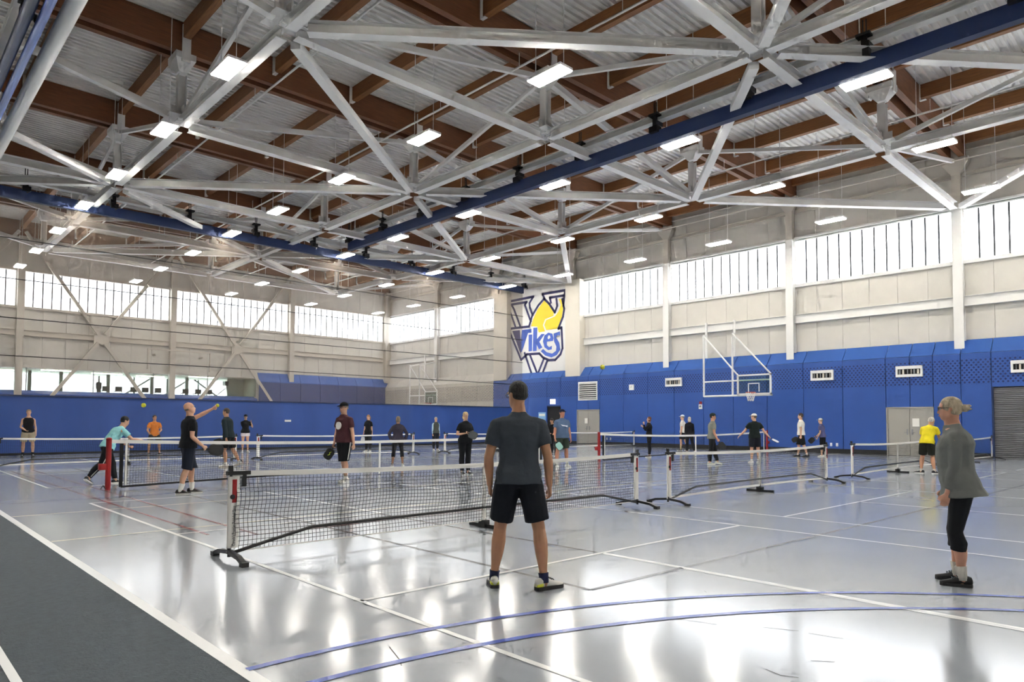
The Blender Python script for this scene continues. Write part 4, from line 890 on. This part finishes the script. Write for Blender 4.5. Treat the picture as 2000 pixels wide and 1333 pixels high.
def paddle(P, s, d, n, label, col='#1b1c1f', hcol='#1a1a1a', motif=None, loc=None):
    """handle gripped in the closed hand, blade along d, blade face along n (view-aligned vectors)"""
    M3 = P['M'].to_3x3(); c = P['M'] @ (P['hand'][s]+P['pal'][s]*.018) if loc is None else Vector(loc)
    d = (M3 @ Vector(d)).normalized(); n = M3 @ Vector(n); n = (n-d*n.dot(d)).normalized(); w = d.cross(n)
    t = empty('pickleball_paddle', c); tag(t, label, 'paddle', 'paddles in hand')
    t.rotation_euler = Matrix((w, d, n)).transposed().to_euler()
    MB().ring([[(.014*cos(a), y, .011*sin(a)) for a in [2*pi*k/10 for k in range(10)]] for y in (-.06, .085)]).build('grip', mat('grip_'+hcol, hcol, .7), t)
    o = []
    for cx, cy_, a0 in ((.032, .262, 0), (-.032, .262, 90), (-.032, .14, 180), (.032, .14, 270)):
        for k in range(5): a = radians(a0+k*22.5); r = .068; o.append((cx+r*cos(a), cy_+r*sin(a)))
    f = MB().prism(o, .014, lambda u, v, q: (u, v, q-.007)).build('blade', mat('blade_'+col, col, .45), t)
    MB().tube([(u, v, 0) for u, v in o]+[(o[0][0], o[0][1], 0)], .0085, 6, cap=False).build('edge_guard', M_black, f)
    if motif: MB().prism([(-.012, .13), (.02, .17), (-.005, .2), (.022, .24), (.008, .245), (-.03, .205), (-.004, .17), (-.024, .135)], .0165, lambda u, v, q: (u, v, q-.0082)).build('blade_motif', mat('motif_'+motif, motif, .5), f)
    return t
SK, SK2, SK3 = '#c99575', '#d9a98c', '#8a5a3c'
p = person('m', (4.23, 4.33), 45.6, 1.79, 'man seen from behind in charcoal tee and black shorts, standing nearest the camera', yaw=-6, skin='#bf8d6c', hair=('short', '#1c1a18'), top=('tee', '#3c424a'), bottom=('shorts', '#161a22'), shoes=('#d9d8d2', '#232325', '#222222', '#d3d63c'), socks=('#2a2f4c', .05),
    lean=(0, .06), look=(-28, -2), aL=((-.26, -.14, -1), (.04, .3, -1)), aR=((.24, -.16, -1), (.06, .2, -1)), lL=((-.16, .16, -1), (-.12, -.02, -1)), lR=((.2, .0, -1), (.1, -.14, -1)), fL=(-.15, 1, 0), fR=(.8, .55, 0), curl=(.6, .6), vox=.0075, glasses=True, face=True)
p = person('w', (7.27, 1.72), 13.2, 1.68, 'grey-blonde woman in profile with bun, grey knit top and black capris, at right', yaw=-88, sex='f', fat=1.38, skin='#cf9a80', hair=('bun', '#b3a48c'), top=('tunic', '#6d706d'), bottom=('capri', '#16181b'), shoes=('#1d2023', '#2a2d30', '#3a4a50'), socks=('#c9c5bb', .1),
    lean=(-.09, 0), lean2=(-.13, 0), look=(0, -3), aL=((-.02, -.1, -1), (-.26, -.05, -1)), aR=((-.05, .12, -1), (-.35, .05, -1)), lL=((-.16, -.03, -1), (.12, -.02, -1)), lR=((-.2, .05, -1), (.04, .02, -1)), fL=(-1, -.1, 0), fR=(-1, .12, 0), curl=(.35, .35), vox=.0075, glasses=True)
p = person('s', (4.75, 14.3), 71.7, 1.80, 'bald man in black tee tossing a ball with raised arm beside the tennis net', yaw=72, fat=1.12, skin=SK2, hair=('bald', '#8d8378'), top=('tee', '#15171c'), bottom=('long_shorts', '#161c2a'), shoes=('#25211f', '#e6e4e0', '#8a4a3a'), socks=('#ecebe6', .13),
    lean=(.03, .0), look=(8, 16), aL=((.78, .1, .42), (.86, .05, .5)), aR=((.0, -.12, -1), (.78, -.1, -.72)), lL=((.26, .1, -1), (.02, 0, -1)), lR=((-.08, -.06, -1), (-.26, 0, -1)), fL=(1, -.1, 0), fR=(1, -.25, 0), curl=(.75, 1.), vox=.011)
paddle(p, 1, (1, .05, -.12), (0, -1, .2), 'black paddle held low by the bald man in black tee')
h_ = p['M'] @ (p['hand'][-1]+p['fd'][-1]*.05+p['pal'][-1]*.03); ball(tuple(h_), 'yellow ball in the raised hand of the bald man')
p = person('c', (4.05, 17.7), 77.1, 1.66, 'player in turquoise tee and dark trousers lunging low behind the red post', yaw=62, skin=SK2, hair=('short', '#17161a'), top=('tee', '#9fe0e4'), bottom=('pants', '#17181d'), shoes=('#1b1b1d', '#e2e2de'), stripe='#cfcfcb',
    lean=(.42, .18), lean2=(.75, .3), look=(8, -14), aR=((.55, -.1, -.6), (1, .05, -.18)), aL=((.35, .2, -.85), (.8, .1, -.5)), lL=((.30, .12, -.75), (.16, -.05, -1)), lR=((-.35, -.1, -.9), (-.62, -.1, -.75)), fL=(.8, .5, 0), fR=(.5, .6, 0), curl=(.9, 1), vox=.012)
paddle(p, 1, (1, .1, .05), (.1, .3, 1), 'pale paddle with pink grip reached out by the turquoise player', '#c9dff0', '#d9627c')
p = person('t', (4.84, 32.4), 81.6, 1.84, 'person in black sleeveless top and beige shorts by the curtain at far left', yaw=176, sex='f', fat=1.2, skin=SK2, hair=('crop', '#a98f72'), top=('tank', '#17161a'), bottom=('shorts', '#b3a68c'), shoes=('#1f2022', '#2c2c2e'), socks=('#22242a', .1), aR=((-.25, -.1, -1), (.45, -.5, -.35)), aL=((.2, 0, -1), (.08, -.1, -1)), lL=((.14, -.05, -1), (.02, .05, -1)), lR=((-.1, 0, -1), (-.02, 0, -1)))
p = person('o', (9.1, 31.4), 73.9, 1.72, 'player in orange top crouching ready by the curtain, partly hidden', yaw=165, skin=SK, hair=('crop', '#2a211c'), top=('tee', '#d9823c'), bottom=('shorts', '#24262e'), lean=(-.02, -.3), aL=((.3, -.4, -1), (-.2, -.8, -.3)), aR=((-.3, -.3, -1), (.2, -.8, -.4)), lL=((.25, -.35, -1), (.05, .25, -1)), lR=((-.25, -.35, -1), (-.05, .25, -1)))
p = person('j', (8.62, 21.8), 68.5, 1.83, 'man in dark quarter-zip jacket and black shorts walking left behind the tennis net', yaw=-62, skin=SK, hair=('crop', '#4a3c32'), top=('jacket', '#1f2a2e'), bottom=('shorts', '#14161a'), shoes=('#d8d6d0', '#b9aea0'), socks=('#dad6cc', .06), print_=('#d7dadb', -.08, .36, .03),
    lean=(-.12, 0), aL=((.12, -.1, -1), (.16, 0, -1)), aR=((-.1, .1, -1), (-.35, 0, -.9)), lL=((-.18, 0, -1), (.12, 0, -1)), lR=((.2, .1, -1), (.45, .1, -.9)), curl=(1, 1))
paddle(p, 1, (-.9, .1, -.3), (0, -1, 0), 'black paddle carried by the man in dark jacket')
p = person('g', (13.1, 31.7), 67.7, 1.72, 'girl in black top, white shorts and black cap with a hand at her head', yaw=172, sex='f', skin=SK2, hair=('pony', '#2a2220'), cap='#17181c', top=('tee', '#16171b'), bottom=('brief', '#e9dfe0'), shoes=('#e6e6e2', '#f0f0ee'), aL=((.35, -.2, -.5), (-.3, -.3, 1)), aR=((.3, .1, -1), (.2, 0, -1)), vox=.015)
p = person('r', (8.36, 14.4), 59.9, 1.86, 'man in maroon tee with white round print and black cap, walking left with a paddle', yaw=-132, fat=1.12, skin=SK2, hair=('crop', '#8a8078'), cap='#141416', top=('tee', '#4a2b30'), bottom=('long_shorts', '#14161a'), shoes=('#e2e0da', '#efeeea'), socks=('#e4e2dc', .08), stripe='#d9d9d6', print_=('#e4e2de', .02, .3, .085), glasses=True,
    aL=((.18, -.12, -1), (.12, -.12, -1)), aR=((-.14, .05, -1), (-.2, -.1, -1)), lL=((-.1, -.05, -1), (.08, 0, -1)), lR=((.1, .05, -1), (.16, .05, -1)), curl=(.5, 1), vox=.012)
paddle(p, 1, (-.6, -.1, -.9), (.5, -1, .1), 'black paddle with lime motif held by the man in maroon', motif='#cfe04a')
p = person('k', (17.6, 28.3), 58.2, 1.74, 'young woman in black tee and black trousers facing left behind the far net', yaw=-140, sex='f', skin=SK2, hair=('pony', '#9a6c48'), top=('tee', '#15161a'), bottom=('pants', '#17181c'), shoes=('#e0dfd8', '#eeeeea'), aL=((.12, 0, -1), (.08, -.05, -1)), aR=((-.16, 0, -1), (-.2, -.05, -1)), vox=.015)
paddle(p, 1, (-.15, 0, -1), (0, -1, .1), 'white paddle hanging from the hand of the young woman in black', '#e3e5ea')
p = person('b', (12.77, 18.75), 55.7, 1.60, 'person seen from behind in dark purple jacket and black capris, hands on hips', yaw=-3, sex='f', fat=1.2, skin=SK, hair=('bob', '#8f7f6c'), top=('jacket', '#3a3644'), bottom=('capri', '#15161a'), shoes=('#d9d7d2', '#ecebe8'), aL=((-.5, -.05, -.8), (.25, .1, -.9)), aR=((.5, -.05, -.8), (-.2, .15, -.9)), lL=((-.12, 0, -1), (-.1, 0, -1)), lR=((.12, 0, -1), (.06, 0, -1)), curl=(.8, .8))
p = person('v', (21.0, 27.5), 52.7, 1.66, 'grey-haired person in dark padded vest with pale blue sleeves by the far net', yaw=150, sex='f', skin=SK2, hair=('crop', '#c9c4bc'), top=('vest', '#4a4f4a', '#bcd9ea'), bottom=('pants', '#1b1c22'), shoes=('#e4e4e0', '#efefec'), vox=.015)
p = person('d', (12.18, 14.6), 50.2, 1.70, 'blonde woman in black top and trousers holding a paddle at her chest', yaw=150, sex='f', fat=1.15, skin=SK2, hair=('bob', '#dcc48e'), top=('tee', '#15171b'), bottom=('pants', '#14161a'), shoes=('#2a2b30', '#d9d9d6'), aL=((.25, -.15, -.9), (-.25, -.6, .05)), aR=((-.3, -.1, -.9), (.75, -.4, .12)), lL=((.03, 0, -1), (0, 0, -1)), lR=((-.02, 0, -1), (.03, 0, -1)), curl=(1, 1), vox=.012)
paddle(p, 1, (.45, -.25, -.2), (.2, -1, .1), 'dark paddle held at the chest of the blonde woman', '#3b4248')
p = person('u', (16.54, 14.95), 42.0, 1.83, 'big man in blue-grey tee and dark cap holding a pale green paddle', yaw=158, fat=1.35, skin='#cf9276', hair=('crop', '#5a4a40'), cap='#1c2440', top=('tee', '#5a7090'), bottom=('shorts', '#3b453c'), shoes=('#e6e4de', '#efefec'), socks=('#e9e8e4', .08), print_=('#dfe3ea', .0, .3, (.11, .06)), look=(-14, 4),
    aL=((.2, -.1, -1), (.16, -.15, -1)), aR=((-.16, -.08, -1), (.05, -.3, -1)), lL=((.12, 0, -1), (.06, 0, -1)), lR=((-.12, 0, -1), (-.06, 0, -1)), curl=(.5, 1), vox=.013)
paddle(p, 1, (.65, -.3, -.9), (-.2, -1, .2), 'pale green paddle held by the big man in blue-grey tee', '#a9dcd0')
p = person('q', (21.6, 20.0), 42.8, 1.66, 'dark-haired person in black bending forward beside the red post', yaw=-150, sex='f', skin=SK, hair=('long', '#171416'), top=('tee', '#1a1b1f'), bottom=('pants', '#1c1d22'), lean=(-.1, -.25), lean2=(-.12, -.55), look=(0, -25), aL=((.1, -.5, -.7), (-.3, -.6, -.3)), aR=((-.25, -.3, -.9), (.3, -.7, -.2)), vox=.015)
p = person('x', (24.26, 16.95), 34.9, 1.67, 'person in black drinking, hand raised to face, near the second red post', yaw=-95, sex='f', skin=SK2, hair=('bob', '#7a4630'), top=('long', '#14151a'), bottom=('pants', '#15161b'), shoes=('#d9cdc4', '#efe9e2'), look=(0, 12), aL=((-.5, -.1, -.45), (-.1, -.1, 1)), aR=((-.3, .1, -.8), (-.5, 0, .6)), lL=((-.02, 0, -1), (.02, 0, -1)), lR=((.03, 0, -1), (.02, 0, -1)), vox=.015)
p = person('y', (31.0, 19.5), 32.3, 1.82, 'man in white tee, dark shorts and white visor walking left near the blue wall', yaw=-75, skin=SK2, hair=('crop', '#8c867e'), cap='#dfe6ea', top=('tee', '#e4e0d6'), bottom=('shorts', '#191b20'), shoes=('#2a2426', '#d8d8d6'), socks=('#c8b48a', .2), lL=((-.18, 0, -1), (0, 0, -1)), lR=((.2, 0, -1), (.3, 0, -1)), vox=.015)
p = person('z', (28.63, 17.65), 31.6, 1.70, 'person with pale hair all in black seen from behind beside the man in white tee', yaw=12, sex='f', fat=1.2, skin=SK2, hair=('bob', '#d2c6b2'), top=('long', '#121318'), bottom=('pants', '#14151a'), shoes=('#e0ddd4', '#efefec'), lR=((.12, 0, -1), (.28, -.1, -1)), lL=((-.05, 0, -1), (-.04, 0, -1)), vox=.015)
p = person('n', (21.56, 12.4), 29.9, 1.75, 'man in grey tee and dark trousers striding right with a paddle', yaw=78, skin='#d39a80', hair=('short', '#15141a'), cap='#22302c', top=('tee', '#8b8d84'), bottom=('pants', '#1b1c21'), shoes=('#e6e6da', '#f2f2ea'), lean=(.04, 0), look=(10, 0), aR=((.08, -.1, -1), (.45, -.05, -.9)), aL=((.2, .1, -1), (.5, .1, -.8)), lL=((.28, .05, -1), (.2, .05, -1)), lR=((-.12, 0, -1), (-.1, 0, -1)), curl=(.6, 1), vox=.013)
paddle(p, 1, (.6, 0, -.8), (0, -1, .1), 'black paddle carried by the striding man in grey tee')
p = person('h', (23.59, 11.9), 26.6, 1.75, 'man in black tee with back print and white cap, arms spread wide', yaw=-22, fat=1.15, skin=SK2, hair=('crop', '#6a5a4c'), cap='#eceae6', top=('tee', '#17201f'), bottom=('shorts', '#1b1e28'), shoes=('#e8e6e2', '#f0f0ee'), socks=('#e6e4e0', .06), look=(-45, 0), aL=((-.55, 0, -.8), (-.7, .05, -.7)), aR=((.5, -.05, -.85), (.62, -.1, -.7)), lL=((-.05, 0, -1), (-.02, 0, -1)), lR=((.06, 0, -1), (.02, 0, -1)), curl=(.4, 1), vox=.013)
paddle(p, 1, (.9, -.05, -.45), (0, -.3, 1), 'pale paddle held out by the man in white cap', '#d8dce6')
p = person('e', (29.47, 12.7), 23.2, 1.86, 'man in plain white tee and black shorts striding left beside the far blue wall', yaw=-82, fat=1.1, skin=SK2, hair=('short', '#4a3a30'), top=('tee', '#eeeae0'), bottom=('long_shorts', '#15161a'), shoes=('#1b1b1e', '#2b2b2e'), socks=('#e6d5c8', .06), aL=((.05, -.1, -1), (-.02, -.05, -1)), aR=((-.05, .1, -1), (-.3, 0, -1)), lL=((.2, 0, -1), (.34, 0, -1)), lR=((-.28, .05, -1), (-.06, 0, -1)), curl=(.6, 1), vox=.014)
paddle(p, 1, (-.8, 0, -.5), (0, -1, .1), 'dark paddle carried by the man in plain white tee')
p = person('i', (30.18, 12.1), 21.8, 1.64, 'person in violet-blue tee and pale visor following the man in white tee', yaw=-75, sex='f', skin=SK2, hair=('crop', '#b9a284'), cap='#dfe0d6', top=('tee', '#5a5c86'), bottom=('capri', '#16181d'), shoes=('#e4e2da', '#f0f0ec'), lean=(-.1, 0), aL=((-.05, -.1, -1), (-.4, -.05, -.8)), aR=((-.3, .1, -1), (-.6, 0, -.6)), lL=((-.1, 0, -1), (.06, 0, -1)), lR=((.08, 0, -1), (.1, 0, -1)), curl=(.8, 1), vox=.015)
paddle(p, 1, (-.7, 0, -.7), (0, -1, .1), 'black paddle carried by the person in violet-blue tee')
p = person('l', (22.47, 6.05), 15.0, 1.74, 'man in bright yellow tee and dark shorts bending behind the portable net', yaw=28, skin=SK, hair=('crop', '#cfcac2'), top=('tee', '#ecd92c'), bottom=('shorts', '#24261f'), shoes=('#17181a', '#e2e2de'), socks=('#d9cfc4', .05), lean=(.1, .25), lean2=(.22, .7), look=(0, -25), aL=((-.1, .3, -.9), (-.1, .4, -.9)), aR=((.25, .5, -.8), (.2, .7, -.5)), lL=((-.1, .28, -1), (-.1, -.3, -1)), lR=((.12, .3, -1), (.1, -.3, -1)), fL=(-.8, .4, 0), vox=.013)
p = person('gal', (12.05, 54.2), 77.5, 1.2, 'dark silhouette of a person sitting behind the gallery window', yaw=180, skin='#5a4238', hair=('short', '#15141a'), top=('tee', '#24262c'), bottom=('pants', '#1c1d22'), vox=.02); p['root'].location.z = 3.1
bpy.data.scenes.remove(BENCH)
